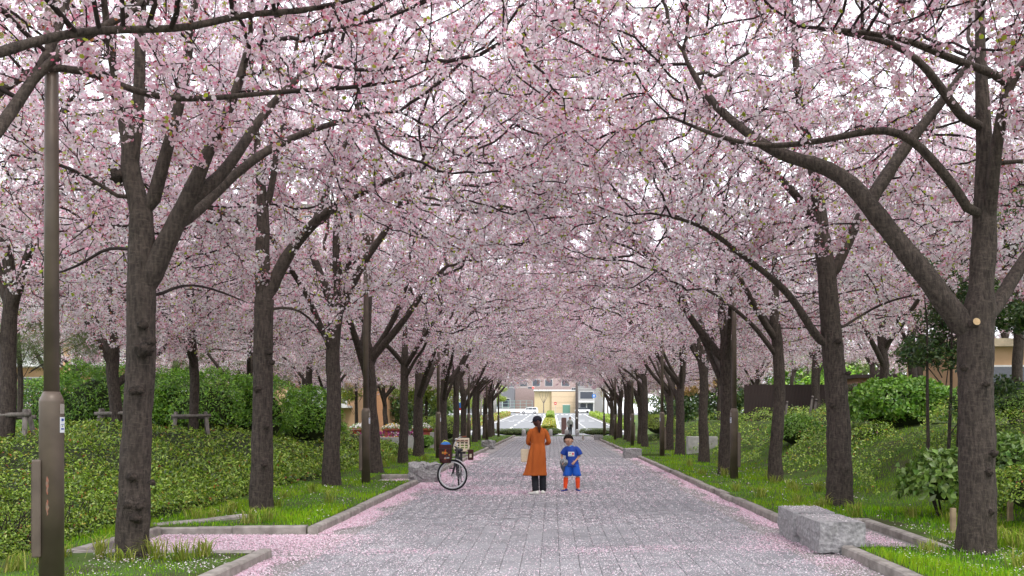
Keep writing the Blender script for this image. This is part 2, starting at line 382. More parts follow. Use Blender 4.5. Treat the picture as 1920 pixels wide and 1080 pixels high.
def tubes(pos, par, rr, ch, lo, hi, nfix, detail=1, burl=None):
    """one mesh of all branch chains whose starting radius lies in [lo, hi)"""
    Vs = []; Fs = []; off = 0; stack = [(0, False)]; chains = []
    while stack:
        k, s = stack.pop(); c = ([par[k]] if par[k] >= 0 else []) + [k]
        while ch[k]:
            cc = sorted(ch[k], key=lambda q: -rr[q]); 
            for o in cc[1:]: stack.append((o, True))
            k = cc[0]; c.append(k)
        chains.append(c)
    for c in chains:
        # split the chain at the radius limit so every piece of wood is in exactly one part
        r = rr[c].copy()
        if len(c) > 1 and par[c[1]] == c[0] and r[0] > r[1] * 1.05 and c[0] != 0: r[0] = r[1]
        ok = (r >= lo) & (r < hi); 
        if not ok.any(): continue
        idx = np.where(ok)[0]; a, b = idx[0], idx[-1]
        if b + 1 < len(c) and lo > 0: b += 1
        if b - a < 1: continue
        p = pos[c[a:b + 1]].copy(); q = r[a:b + 1].copy(); m = q.max()
        if b == len(c) - 1: q[-1] *= .35
        ns = (36 if detail > 1 else 14) if m > .11 else (12 if detail > 1 else 8) if m > .04 else 6 if m > .018 else 4 if m > .009 else 3
        V, Fq = sweep(p, q, ns, False)
        if m > .04 and detail:
            ctr = np.repeat(p, ns, 0); n_ = unit(V - ctr); rrp = np.repeat(q, ns)
            dsp = np.array([noise.noise(Vector((x * 5, y * 5, z * 2.2))) * .10 + noise.noise(Vector((x * 14, y * 14, z * 6))) * .06 + noise.noise(Vector((x * 34, y * 34, z * 16))) * .035 for x, y, z in V])
            V = V + n_ * (dsp * rrp)[:, None]
            if burl is not None and c[0] == 0:
                for bp, br, bh in burl:
                    dd = np.linalg.norm(V - bp, axis=1); V = V + n_ * (bh * np.exp(-(dd / br) ** 2) * (1 + .5 * np.sin(40 * V[:, 2] + 31 * V[:, 0])))[:, None]
        Vs.append(V); Fs.append(Fq + off); off += len(V)
    if not Vs: return np.zeros((0, 3)), np.zeros((0, 4), int)
    return np.concatenate(Vs), np.concatenate(Fs)
BL_W = [(.95, .88, .925), (.865, .655, .755), (.91, .775, .85), (.74, .36, .47), (.50, .11, .165), (.42, .19, .08), (.40, .50, .06)]
BL_P = [.36, .225, .13, .11, .085, .05, .04]
def flowers(Pt, N, size, C, kind):
    n = len(Pt); u, v = frames(N); size = np.broadcast_to(size, n)[:, None]
    if kind == 'petals':                                # five notched petals and a deep pink eye
        V = [Pt - N * size * .10]; cc = [C * np.array([[.85, .55, .6]])]
        for k in range(5):
            for da in (-.43, .43):
                a = 2 * math.pi * (k + da) / 5; V.append(Pt + (u * math.cos(a) + v * math.sin(a)) * size * .5 + N * size * .06); cc.append(C)
        V = np.stack(V, 1).reshape(-1, 3); b = np.arange(n)[:, None] * 11
        return V, np.concatenate([b + [0, 1 + 2 * k, 2 + 2 * k] for k in range(5)]), np.stack(cc, 1).reshape(-1, 3)
    if kind == 'fan':
        V = []; cc = []
        for k in range(5):
            a = 2 * math.pi * k / 5; V.append(Pt + (u * math.cos(a) + v * math.sin(a)) * size * .5 + N * size * rng.uniform(-.12, .12, (n, 1))); cc.append(C * (np.array([[.9, .72, .78]]) if k == 0 else 1.0))
        V = np.stack(V, 1).reshape(-1, 3); b = np.arange(n)[:, None] * 5
        return V, np.concatenate([b + [0, 1, 2], b + [0, 2, 3], b + [0, 3, 4]]), np.stack(cc, 1).reshape(-1, 3)
    V = []
    for k in range(4):
        a = 2 * math.pi * k / 4 + rng.uniform(-.35, .35, (n, 1)); rj = rng.uniform(.36, .66, (n, 1)); V.append(Pt + (u * np.cos(a) + v * np.sin(a)) * size * rj + N * size * rng.uniform(-.2, .2, (n, 1)))
    V = np.stack(V, 1).reshape(-1, 3); b = np.arange(n)[:, None] * 4
    return V, np.concatenate([b + [0, 1, 2], b + [0, 2, 3]]), np.repeat(C, 4, 0)
def bloom(pos, par, rr, nfix, nfl, size, kind, seed):
    per = 8 if kind != 'flake' else 6; spread = .068 if kind != 'flake' else .085
    """twigs grown off the thin branches, blossom clusters along all of them"""
    lr = np.random.default_rng(seed); k = np.where((rr < .013) & (np.arange(len(rr)) >= nfix))[0]
    st = lr.choice(k, int(len(k) * .75)); d0 = unit(pos[st] - pos[par[st]])
    side = unit(np.cross(d0, lr.normal(0, 1, (len(st), 3)))); dr = unit(d0 * .5 + side * .9 + np.array([0, 0, .12])); L = lr.uniform(.18, .55, (len(st), 1))
    a = pos[st]; b = a + dr * L * .5; c = b + unit(dr + lr.normal(0, .25, dr.shape) - np.array([0, 0, .15])) * L * .5
    # three-sided twig tubes, all at once
    u, v = frames(dr); TV = []; 
    segs = ((a, .006), (b, .0046), (c, .0018)) if kind != 'flake' else ((a, .0072), (c, .0024))
    for p, r in segs:
        for q in range(3): TV.append(p + (u * math.cos(q * 2.094) + v * math.sin(q * 2.094)) * r)
    TV = np.stack(TV, 1).reshape(-1, 3); bb = np.arange(len(st))[:, None] * 3 * len(segs)
    TF = np.concatenate([bb + [i * 3 + q, i * 3 + (q + 1) % 3, (i + 1) * 3 + (q + 1) % 3, (i + 1) * 3 + q] for i in range(len(segs) - 1) for q in range(3)])
    # cluster seats: along twigs and along thin branches
    k2 = np.where((rr < .022) & (np.arange(len(rr)) >= nfix))[0]
    ncl = nfl // per; n1 = int(ncl * .62); n2 = ncl - n1
    s = lr.integers(0, len(st), n1); t = lr.uniform(.1, 1, (n1, 1)); pt = np.where(t < .5, a[s] + (b[s] - a[s]) * t * 2, b[s] + (c[s] - b[s]) * (t - .5) * 2)
    q = lr.choice(k2, n2); pb = pos[par[q]] + (pos[q] - pos[par[q]]) * lr.uniform(0, 1, (n2, 1))
    ctr = np.concatenate([pt, pb]); off = lr.normal(0, 1, ctr.shape); off[:, 2] -= .35; ctr = ctr + unit(off) * lr.uniform(.015, .05, (len(ctr), 1))
    cl_tone = np.clip(lr.normal(.97, .11, (len(ctr), 1)), .6, 1.12); cc = np.repeat(ctr, per, 0)  # random cluster tones also imitate highlights and dark gaps between clumps
    o = lr.normal(0, 1, cc.shape); o = unit(o); Pt = cc + o * lr.uniform(.55, 1, (len(cc), 1)) * spread
    N = unit(o + lr.normal(0, .5, o.shape)); C = pick(BL_W, len(Pt), BL_P, .05) * np.repeat(cl_tone, per, 0); C = np.clip(C, .01, .92)
    q = Pt; ph = seed * 1.7                              # whole boughs blended whiter or redder in slow waves
    t = .5 * np.sin(q[:, 0] * 1.1 + ph) * np.sin(q[:, 1] * .9 + 2 * ph) + .35 * np.sin(q[:, 0] * 2.7 + q[:, 2] * 2.1 + ph) + .35 * np.sin(q[:, 1] * 2.3 - q[:, 2] * 1.7 + 3 * ph) + lr.normal(0, .25, len(q))
    lo = np.clip(-t, 0, 1)[:, None] * .42; hi = np.clip(t, 0, 1)[:, None] * .6; pal = (C[:, 1:2] > .5)
    C = np.where(pal, C * (1 - lo) + np.array([.60, .31, .39]) * lo, C); C = np.where(pal, C * (1 - hi) + np.array([.95, .91, .935]) * hi, C)
    sz = size * lr.uniform(.75, 1.2, len(Pt))
    leafy = (C[:, 1] > C[:, 0] * 1.05); sz = np.where(leafy, sz * 1.1, sz); small = C[:, 1] < .35; sz = np.where(small & ~leafy, sz * .62, sz)
    V, Fc, CC = flowers(Pt, N, sz, C, kind)
    return (TV, TF), (V, Fc, CC)
def crown_points(n, seed, x0=-4.3, x1=6.3, yr=3.7, zin=4.9, zout=3.2, zmid=3.7, top=9.8, cut=None):
    lr = np.random.default_rng(seed); out = []
    while len(out) < n:
        x = lr.uniform(x0, x1); y = lr.uniform(-yr, yr); z = lr.uniform(2.8, top + .2)
        cx = (x0 + x1) / 2; rx = (x1 - x0) / 2
        e = abs((x - cx) / rx) ** 2.6 + abs(y / yr) ** 2.6
        if e > 1: continue
        lo = zmid + (zin - zmid) * max(0, x / x1) ** 1.2 + (zout - zmid) * max(0, -x / -x0) + .35 * math.sin(x * 1.9 + seed) * math.cos(y * 1.7 + seed * 2)
        hi = lo + (top - 3.9) * math.sqrt(max(0, 1 - e)) + .7
        if z < lo or z > hi: continue
        if cut and not cut(x, y, z): continue
        out.append((x, y, z))
    return np.array(out)
def make_tree(label, base, limbs, A, seed, nfl, size, kind, detail=1, burl=None, colon=None, group='cherry trees lining the path', rz=0):
    if detail > 1: limbs = [(p_, [r_ * .9 for r_ in q_], g_) for p_, q_, g_ in limbs]
    kw = dict(D=.2, seed=seed, tstep=.045 if detail > 1 else .12); kw.update(colon or {})
    pos, par, rr, ch, nfix = colonize(limbs, A, **kw)
    root = tag(empty('cherry_tree', base, rz), label, 'tree', group)
    V, Fq = tubes(pos, par, rr, ch, .022, 9, nfix, detail, burl); mesh('trunk', V, Fq, M_bark, root, True)
    for bp, br, bh in (burl or []):                      # dark rough knots on the trunk
        kb = MB().ball((0, 0, 0), (br * .95, br * .6, br * .8), 16, 10); kv = []
        for v in kb.v:
            q = Vector(v); kv.append(tuple(q * (1 + .5 * noise.noise(q * 38 + Vector((bp[0] * 50, bp[2] * 50, 0))) + .25 * noise.noise(q * 90))))
        mesh('knot', kv, kb.f, M_knot, root, True, loc=tuple(bp))
    V1, F1 = tubes(pos, par, rr, ch, 0, .022, nfix, detail)
    (TV, TF), (BV, BF, BC) = bloom(pos, par, rr, nfix, nfl, size, kind, seed)
    mesh('branches', np.concatenate([V1, TV]), np.concatenate([F1, TF + len(V1)]), M_twig, root, True)
    tag(mesh('crown', BV, BF, M_bloss, root, False, BC), kind='stuff')
    return root
def generic_limbs(seed, h=2.9, r=.19, lean=0., n=4, spread=.75):
    lr = random.Random(seed); trunk = [(0, 0, -.1)]; x = y = 0
    for k in range(1, 7):
        x += lr.gauss(0, .035) + lean * .1; y += lr.gauss(0, .035); trunk.append((x, y, h * k / 6))
    out = [(trunk, [r * 1.35, r * 1.05, r * .98, r * .92, r * .9, r * .88, r * .86], .92)]
    a0 = lr.uniform(0, 6.28)
    for k in range(n):
        a = a0 + 2 * math.pi * k / n + lr.gauss(0, .3)
        if k == 0: a = lr.gauss(0, .35)                  # one strong limb always reaches out over the path
        z0 = h - lr.uniform(0, 1.3) if k else h - .5
        tt = z0 / h; st = np.array([np.interp(z0, [q[2] for q in trunk], [q[c] for q in trunk]) for c in (0, 1)] + [z0])
        L = lr.uniform(2.4, 3.5); el = lr.uniform(.85, 1.2) if k else .85; pts = [st]; d = np.array([math.cos(a) * math.cos(el), math.sin(a) * math.cos(el), math.sin(el)])
        p = st
        for q in range(5):
            d = d + np.array([lr.gauss(0, .10), lr.gauss(0, .10), lr.gauss(-.02, .08)]); d /= np.linalg.norm(d); p = p + d * L / 5; pts.append(p)
        rb = r * (.62 if k < 2 else .45); out.append((pts, [rb, rb * .85, rb * .7, rb * .55, rb * .42], .3))
    d = np.array([lr.gauss(0, .15), lr.gauss(0, .15), 1]); top = np.array(trunk[-1]); out.append(([top, top + d * .9, top + d * 1.9 + np.array([lr.gauss(0, .15), lr.gauss(0, .15), 0])], [r * .7, r * .5, r * .3], .3))
    return out
def copy_tree(src, label, loc, rz, s, group):
    r = src.copy(); COL.objects.link(r); r.location = loc; r.rotation_euler = (0, 0, rz); r.scale = s; tag(r, label, 'tree', group)
    for c in src.children:
        q = c.copy(); COL.objects.link(q); q.parent = r
    return r
def local(base, pts): return [tuple(np.array(p) - base) for p in pts]
def PP(base, Y, pts):
    """photo points (x, y[, dY]) of a limb standing at depth Y -> tree coordinates"""
    return [tuple(P(p[0], p[1], Y + (p[2] if len(p) > 2 else 0)) - base) for p in pts]
SIDE = {0: 'left', 1: 'right'}
ORD = ['first', 'second', 'third', 'fourth', 'fifth', 'sixth', 'seventh', 'eighth', 'ninth', 'tenth', 'eleventh', 'twelfth', 'thirteenth', 'fourteenth', 'fifteenth', 'sixteenth']
def mirror(A): B = A.copy(); B[:, 0] *= -1; return B
# --- L1: the thick knobbly trunk left of the frame
Y = 9.67; b = np.array([-4.47, Y, .06])
limbs = [(PP(b, Y, [(248, 1075), (249, 1040), (252, 900), (258, 780), (264, 680), (266, 580), (266, 480), (265, 400)]), [.24, .195, .168, .165, .163, .163, .155, .13], .99),
  (PP(b, Y, [(264, 400), (250, 340), (242, 270), (228, 200), (215, 140), (200, 60, -.3), (190, -60, -.5)]), [.12, .1, .08, .06, .05, .04, .03], .3),
  (PP(b, Y, [(246, 300), (258, 230), (263, 150), (262, 60), (268, -60), (280, -200)]), [.085, .075, .068, .06, .05, .035], .4),
  (PP(b, Y, [(280, 400), (305, 310), (330, 220), (348, 140), (360, 40), (380, -80)]), [.085, .07, .062, .055, .045, .03], .35),
  (PP(b, Y, [(272, 540), (296, 490), (325, 425), (355, 372), (385, 295), (420, 222), (450, 160), (470, 60)]), [.14, .125, .11, .095, .075, .06, .05, .03], .5),
  (PP(b, Y, [(355, 372), (400, 347, .2), (445, 290, .4), (480, 232, .6), (540, 160, .8), (620, 100, 1)]), [.085, .075, .065, .055, .04, .03], .3),
  (PP(b, Y, [(325, 425), (372, 395, .5), (430, 335, .9), (500, 280, 1.2), (590, 240, 1.5), (690, 215, 1.7)]), [.075, .07, .062, .055, .042, .03], .4),
  (PP(b, Y, [(248, 385), (200, 355, -.1), (150, 320, -.2), (90, 300, -.2), (20, 290, 0)]), [.03, .026, .022, .018, .012], .3),
  (PP(b, Y, [(258, 470), (200, 460, .3), (150, 500, .6), (80, 520, .8)]), [.025, .02, .016, .012], .4),
  (PP(b, Y, [(285, 560), (340, 530, .4), (400, 540, 1), (470, 570, 1.3)]), [.022, .018, .014, .01], .5)]
burl = [(np.array(PP(b, Y - .17, [q[:2]])[0]), q[2], q[3]) for q in ((248, 895, .055, .05), (240, 948, .05, .06), (262, 950, .05, .06), (255, 972, .06, .05), (270, 655, .10, .035), (282, 640, .06, .06), (262, 732, .055, .05), (250, 732, .05, .04), (268, 610, .06, .03), (285, 905, .04, .05))]
burl.append((np.array(PP(b, Y, [(222, 330)])[0]), .09, .09))
A = crown_points(2000, 11, x0=-4.6, x1=5.4, yr=3.6, zin=4.7, zout=3.9, zmid=4.3, top=9.6)
make_tree('cherry tree with thick knobbly trunk beside the nearest lamp post', b, limbs, A, 11, 74000, .042, 'fan', 2, burl)
# --- L2
Y = 14.75; b = np.array([-4.72, Y, .06])
limbs = [(PP(b, Y, [(490, 972), (490, 955), (491, 880), (492, 780), (494, 680), (494, 590), (496, 545)]), [.27, .22, .19, .175, .17, .17, .16], .99),
  (PP(b, Y, [(494, 560), (492, 480), (494, 410), (490, 350), (484, 290), (476, 200), (470, 80)]), [.135, .125, .11, .09, .07, .05, .03], .4),
  (PP(b, Y, [(500, 390), (512, 340), (520, 270), (540, 180), (560, 60)]), [.07, .06, .05, .04, .03], .3),
  (PP(b, Y, [(504, 555), (525, 500), (556, 455), (590, 415, -.2), (640, 378, -.4), (700, 350, -.6), (770, 320, -.8), (850, 300, -.8)]), [.12, .11, .1, .085, .07, .055, .04, .025], .45),
  (PP(b, Y, [(590, 415), (620, 340), (650, 260), (690, 180)]), [.06, .05, .04, .03], .3),
  (PP(b, Y, [(482, 440), (440, 410), (400, 388), (350, 380), (300, 360)]), [.05, .045, .038, .03, .02], .3),
  (PP(b, Y, [(510, 580), (545, 570, .2), (590, 600, .4), (610, 640, .6)]), [.03, .026, .02, .014], .6)]
burl = [(np.array(PP(b, Y - .17, [q[:2]])[0]), q[2], q[3]) for q in ((495, 872, .05, .05), (482, 730, .06, .04), (505, 660, .06, .05), (510, 680, .05, .04), (500, 800, .05, .03))]
A = crown_points(1650, 12, x0=-4.3, x1=6.0, zin=4.9, zout=3.4, zmid=3.9)
make_tree('cherry tree with forked smooth trunk on the grass corner by the petal bay', b, limbs, A, 12, 84000, .051, 'flake', 2, burl)
# --- R1
Y = 10.0; b = np.array([4.68, Y, .05])
limbs = [(PP(b, Y, [(1830, 1062), (1831, 1035), (1832, 940), (1832, 820), (1828, 700), (1830, 625), (1838, 560)]), [.29, .24, .215, .21, .2, .205, .18], .99),
  (PP(b, Y, [(1838, 570), (1845, 470), (1846, 400), (1846, 300), (1843, 200), (1838, 90), (1835, -60)]), [.15, .145, .13, .1, .085, .06, .04], .5),
  (PP(b, Y, [(1852, 420), (1862, 330, -.2), (1875, 230, -.3), (1888, 150, -.4), (1930, 100, -.5), (2000, 60, -.5)]), [.09, .075, .065, .06, .05, .035], .5),
  (PP(b, Y, [(1888, 150, -.4), (1840, 128, -.5), (1780, 110, -.6), (1700, 72, -.7), (1620, 60, -.8), (1500, 50, -.8)]), [.05, .046, .042, .036, .028, .02], .3),
  (PP(b, Y, [(1815, 625), (1780, 575), (1735, 515), (1685, 455, .1), (1640, 398, .1), (1605, 350, .2), (1570, 320, .3), (1520, 303, .4), (1465, 294, .5), (1400, 250, .7), (1330, 190, .9), (1290, 120, 1)]), [.15, .14, .125, .118, .112, .105, .098, .085, .075, .06, .05, .035], .5),
  (PP(b, Y, [(1628, 380, .1), (1668, 320, .3), (1712, 255, .4), (1755, 205, .5), (1790, 160, .6), (1830, 90, .8)]), [.085, .08, .07, .06, .05, .035], .4),
  (PP(b, Y, [(1826, 412, -.1), (1795, 355, -.2), (1745, 295, -.3), (1695, 243, -.3), (1640, 240, -.3), (1560, 262, -.2), (1460, 275, 0), (1400, 272, .1), (1330, 250, .2), (1260, 220, .4)]), [.06, .056, .052, .048, .044, .038, .034, .03, .025, .016], .4),
  (PP(b, Y, [(1822, 240, -.1), (1780, 190, -.2), (1735, 120, -.3), (1690, 85, -.3), (1640, 70, -.3), (1560, 60, -.2)]), [.06, .055, .045, .035, .03, .02], .4),
  (PP(b, Y, [(1850, 600, .1), (1885, 545, .3), (1925, 480, .5), (1990, 400, .7), (2080, 340, .9)]), [.1, .09, .085, .07, .05], .5),
  (PP(b, Y, [(1845, 310, -.1), (1880, 300, -.1), (1925, 305, -.1), (2000, 290, 0)]), [.035, .03, .025, .02], .4)]
burl = [(np.array(PP(b, Y - .2, [q[:2]])[0]), q[2], q[3]) for q in ((1855, 885, .05, .03), (1863, 850, .05, .04), (1850, 720, .04, .03), (1808, 690, .05, .02), (1858, 960, .04, .03))]
A = mirror(crown_points(2000, 13, x0=-4.2, x1=5.5, zin=5.1, zout=3.6, zmid=4.4, top=9.6))
rt = make_tree('large cherry tree at the right edge with a pale sawn branch stub', b, limbs, A, 13, 74000, .042, 'fan', 2, burl)
mb = MB(); q0 = np.array(PP(b, Y - .14, [(1824, 608)])[0]); mb.tube([q0, q0 + (0, -.09, .02)], [.05, .045], 12); mb.build('branch_stub', M_bark, rt)
mb = MB(); mb.tube([q0 + (0, -.091, .02), q0 + (0, -.096, .021)], [.04, .038], 12); tag(mb.build('cut_face', mat('cut_wood', (.62, .45, .26), (.5, .34, .18), scale=30), rt), 'pale sawn end of a removed branch')
# --- R2
Y = 15.1; b = np.array([4.8, Y, .06])
limbs = [(PP(b, Y, [(1577, 970), (1575, 950), (1573, 870), (1572, 780), (1564, 690), (1556, 590), (1548, 500), (1540, 430), (1532, 360)]), [.31, .26, .225, .21, .2, .18, .16, .14, .12], .97),
  (PP(b, Y, [(1534, 370), (1520, 290), (1500, 200), (1490, 90), (1480, -30)]), [.11, .09, .075, .06, .04], .3),
  (PP(b, Y, [(1560, 520), (1590, 455), (1620, 390, .1), (1660, 330, .2), (1700, 250, .3), (1730, 150, .4)]), [.1, .095, .085, .07, .05, .03], .4),
  (PP(b, Y, [(1550, 650), (1525, 625, -.1), (1500, 580, -.2), (1470, 540, -.3), (1430, 508, -.5), (1380, 470, -.7), (1330, 430, -.8), (1280, 410, -.9), (1220, 400, -.9)]), [.085, .08, .07, .065, .055, .048, .04, .03, .02], .4),
  (PP(b, Y, [(1535, 420), (1480, 350, -.2), (1420, 300, -.3), (1350, 250, -.5), (1280, 190, -.6)]), [.08, .07, .055, .04, .025], .3),
  (PP(b, Y, [(1570, 620), (1600, 600, .2), (1650, 570, .3), (1700, 555, .3), (1740, 550, .3)]), [.03, .026, .022, .018, .012], .5)]
burl = [(np.array(PP(b, Y - .2, [q[:2]])[0]), q[2], q[3]) for q in ((1585, 880, .05, .03), (1560, 760, .05, .03), (1572, 640, .06, .03), (1590, 700, .05, .03))]
A = mirror(crown_points(1650, 14, x0=-4.2, x1=6.1, zin=4.9, zout=3.3, zmid=3.9))
make_tree('cherry tree just behind the split granite bench with a long arching limb', b, limbs, A, 14, 84000, .051, 'flake', 2, burl)
# --- the two trees beside the camera: trunks out of frame, boughs overhead
Y = 4.6; b = np.array([-4.4, Y, .06])
limbs = [([(0, 0, -.1), (.02, .03, 1), (.0, .05, 2), (.02, .06, 2.9)], [.26, .2, .19, .18], .99),
  ([(.02, .06, 2.9)] + PP(b, 0, [(-40, 300, 6.6), (20, 210, 7), (90, 110, 7.2), (120, 20, 7.4), (150, -120, 7.5)]), [.07, .045, .042, .038, .034, .026], .6),
  (PP(b, 0, [(60, 150, 7.1), (130, 80, 7.2), (210, 45, 7.3), (290, -8, 7.4), (400, -80, 7.5)]), [.034, .032, .03, .026, .02], .3),
  ([(.02, .06, 2.7)] + PP(b, 0, [(-60, 220, 7.4), (60, 120, 7.8), (170, 130, 8), (230, 165, 8), (300, 188, 8.1), (400, 185, 8.2), (520, 172, 8.3), (660, 165, 8.4), (760, 150, 8.5)]), [.06, .045, .034, .032, .03, .028, .026, .022, .018, .012], .5),
  ([(.02, .06, 2.9)] + PP(b, 0, [(120, 60, 6.4), (270, 52, 6.6), (340, 60, 6.7), (400, 45, 6.8), (440, 22, 6.9), (540, 26, 7), (640, 8, 7.1), (740, -30, 7.2)]), [.05, .03, .026, .027, .027, .026, .023, .018, .012], .5)]
A = crown_points(1300, 15, x0=-2.5, x1=5.0, yr=4.0, zin=4.5, zout=4.2, zmid=4.3, top=7.6, cut=lambda x, y, z: y > -1.5)
make_tree('cherry boughs overhanging the top left corner, trunk out of the picture', b, limbs, A, 15, 36000, .039, 'petals', 1)
Y = 4.9; b = np.array([4.6, Y, .06])
limbs = [([(0, 0, -.1), (.0, .03, 1), (-.03, .0, 2), (-.02, .06, 3.1)], [.26, .2, .19, .18], .99),
  ([(-.02, .06, 3.1)] + PP(b, 0, [(1940, -40, 6.2), (1800, -90, 6.6), (1650, -60, 7), (1500, -20, 7.4), (1350, -10, 7.7)]), [.12, .1, .08, .06, .045, .03], .4),
  ([(-.02, .06, 3.0)] + PP(b, 0, [(2050, 20, 7), (1980, -20, 7.6), (1900, -60, 8)]), [.1, .085, .06, .04], .4),
  ([(-.02, .06, 3.1), (-1, -.6, 4.4), (-2.0, -.8, 5.2), (-3.2, -.6, 5.6)], [.1, .08, .06, .03], .4)]
A = mirror(crown_points(1100, 16, x0=-2.5, x1=4.9, yr=4.0, zin=5.0, zout=4.6, zmid=4.8, top=7.6, cut=lambda x, y, z: y > -1.5))
make_tree('cherry boughs overhanging the top right corner, trunk out of the picture', b, limbs, A, 16, 30000, .039, 'petals', 1)
# --- generic kinds of cherry tree, copied along the rows
KINDS = []
def kind_tree(seed, **k):
    A = crown_points(1500, seed, **k.pop('crown', {})); lb = generic_limbs(seed, **k)
    return dict(limbs=lb, A=A, seed=seed)
specs = [dict(h=3.9, r=.165, n=4), dict(h=3.3, r=.175, n=4), dict(h=3.7, r=.15, n=3), dict(h=3.2, r=.18, n=4)]
LY = [(-4.82, 19.9), (-4.74, 24.3), (-4.86, 29.5), (-5.15, 35.0), (-4.8, 40.0), (-4.75, 45), (-4.85, 50), (-4.7, 55), (-4.9, 60), (-4.8, 65), (-4.8, 70), (-4.9, 75)]
RY = [(5.2, 21.1), (4.6, 23.9), (5.1, 30.5), (5.03, 35.8), (5.25, 40.8), (4.75, 46.4), (5.0, 51), (4.8, 56), (5.0, 61), (4.9, 66), (4.9, 71), (5.0, 76)]
protos = []
def place(k, label, loc, rz, s, group):
    if k < len(protos) and protos[k] is not None:
        return copy_tree(protos[k], label, loc, rz, s, group)
    sp = specs[k]; t = make_tree(label, loc, generic_limbs(30 + k, **sp), crown_points(1500, 30 + k), 30 + k, 56000, .056, 'flake', 1, group=group, rz=rz); t.scale = s
    while len(protos) <= k: protos.append(None)
    protos[k] = t; return t
def tree_label(side, n): return '%s cherry trunk from the camera along the %s edge of the path' % (ORD[n], SIDE[side])
rt_ = random.Random(5); gi = 0
for side, rowl in ((0, LY), (1, RY)):
    for n, (x, y) in enumerate(rowl):
        k = (n * 3 + side * 2 + n // 4) % 4; s = rt_.uniform(.95, 1.08)
        place(k, tree_label(side, n + 2), (x, y, gz1(x, y) - .03), (0 if side == 0 else math.pi) + rt_.gauss(0, .3), (s, s, s * rt_.uniform(.97, 1.06)), 'cherry trees lining the path')
B2 = [(-10.0, 16.6), (-10.2, 21.3), (-9.4, 23.6), (-10.1, 30.5), (-9.7, 36.0), (-10.6, 43), (-9.8, 50), (-10.4, 57), (-10.0, 66)]
for n, (x, y) in enumerate(B2):
    s = rt_.uniform(.8, .92); place(n % 4, '%s cherry tree from the left edge in the row behind the low left hedge' % ORD[n], (x, y, gz1(x, y) - .03), rt_.uniform(0, 6.28), (s, s, s), 'cherry trees behind the left hedge')
B3 = [(-16.5, 30), (-15.8, 38), (-17, 46), (-15, 55), (-22, 34), (-23, 44), (-21, 56), (-15.5, 68)]
for n, (x, y) in enumerate(B3):
    s = rt_.uniform(.85, 1.05); place((n + 1) % 4, 'distant blossoming cherry tree between the tall left shrubs and the apartment block', (x, y, gz1(x, y) - .03), rt_.uniform(0, 6.28), (s, s, s), 'distant cherry trees on the left')
B4 = [(9.9, 9.6), (10.6, 15.2), (11.2, 21.8), (11.6, 29.0), (10.6, 36.5), (10.2, 27.5), (12.6, 43), (11, 49), (10.5, 57), (11, 66)]
for n, (x, y) in enumerate(B4):
    s = rt_.uniform(.78, .9); place((n + 2) % 4, '%s cherry tree from the camera on top of the right bank' % ORD[n], (x, y, gz1(x, y) - .03), rt_.uniform(0, 6.28), (s, s, s), 'cherry trees on the right bank')
B5 = [(18, 33), (17, 42), (18.5, 52), (16.5, 62), (24, 38), (25, 50), (23, 62), (14, 72)]
for n, (x, y) in enumerate(B5):
    s = rt_.uniform(.85, 1.05); place((n + 3) % 4, 'distant blossoming cherry tree beyond the right bank', (x, y, gz1(x, y) - .03), rt_.uniform(0, 6.28), (s, s, s), 'distant cherry trees on the right')
# ------------------------------------------------------------------ lamp posts
def text_free_sticker(parent, x, y, z, w, h, rz):
    """the small white notice with blue marks on the pole"""
    s = mesh('sticker', *MBbox(x, y, z, w, h, rz, .0), mat('sticker_white', (.72, .74, .78), (.66, .68, .72)), parent)
    return s
def MBbox(x, y, z, w, h, rz, d):
    ca, sa = math.cos(rz), math.sin(rz); V = []
    for zz in (z - h / 2, z + h / 2):
        for a, b in ((-w / 2, -.002 - d), (w / 2, -.002 - d), (w / 2, .003), (-w / 2, .003)):
            V.append((x + a * ca - b * sa, y + a * sa + b * ca, zz))
    return V, [(3, 2, 1, 0), (4, 5, 6, 7), (0, 1, 5, 4), (1, 2, 6, 5), (2, 3, 7, 6), (3, 0, 4, 7)]
M_blue = mat('blue_print', (.04, .08, .35), (.03, .06, .28))
M_lampglass = mat('lamp_glass', (.7, .7, .66), (.65, .65, .62), rough=.3)
M_rustmark = mat('faded_red_spray', (.30, .09, .055), (.20, .145, .105), scale=22, rough=.6, stretch=(3, 3, 1), thr=(.4, .62))
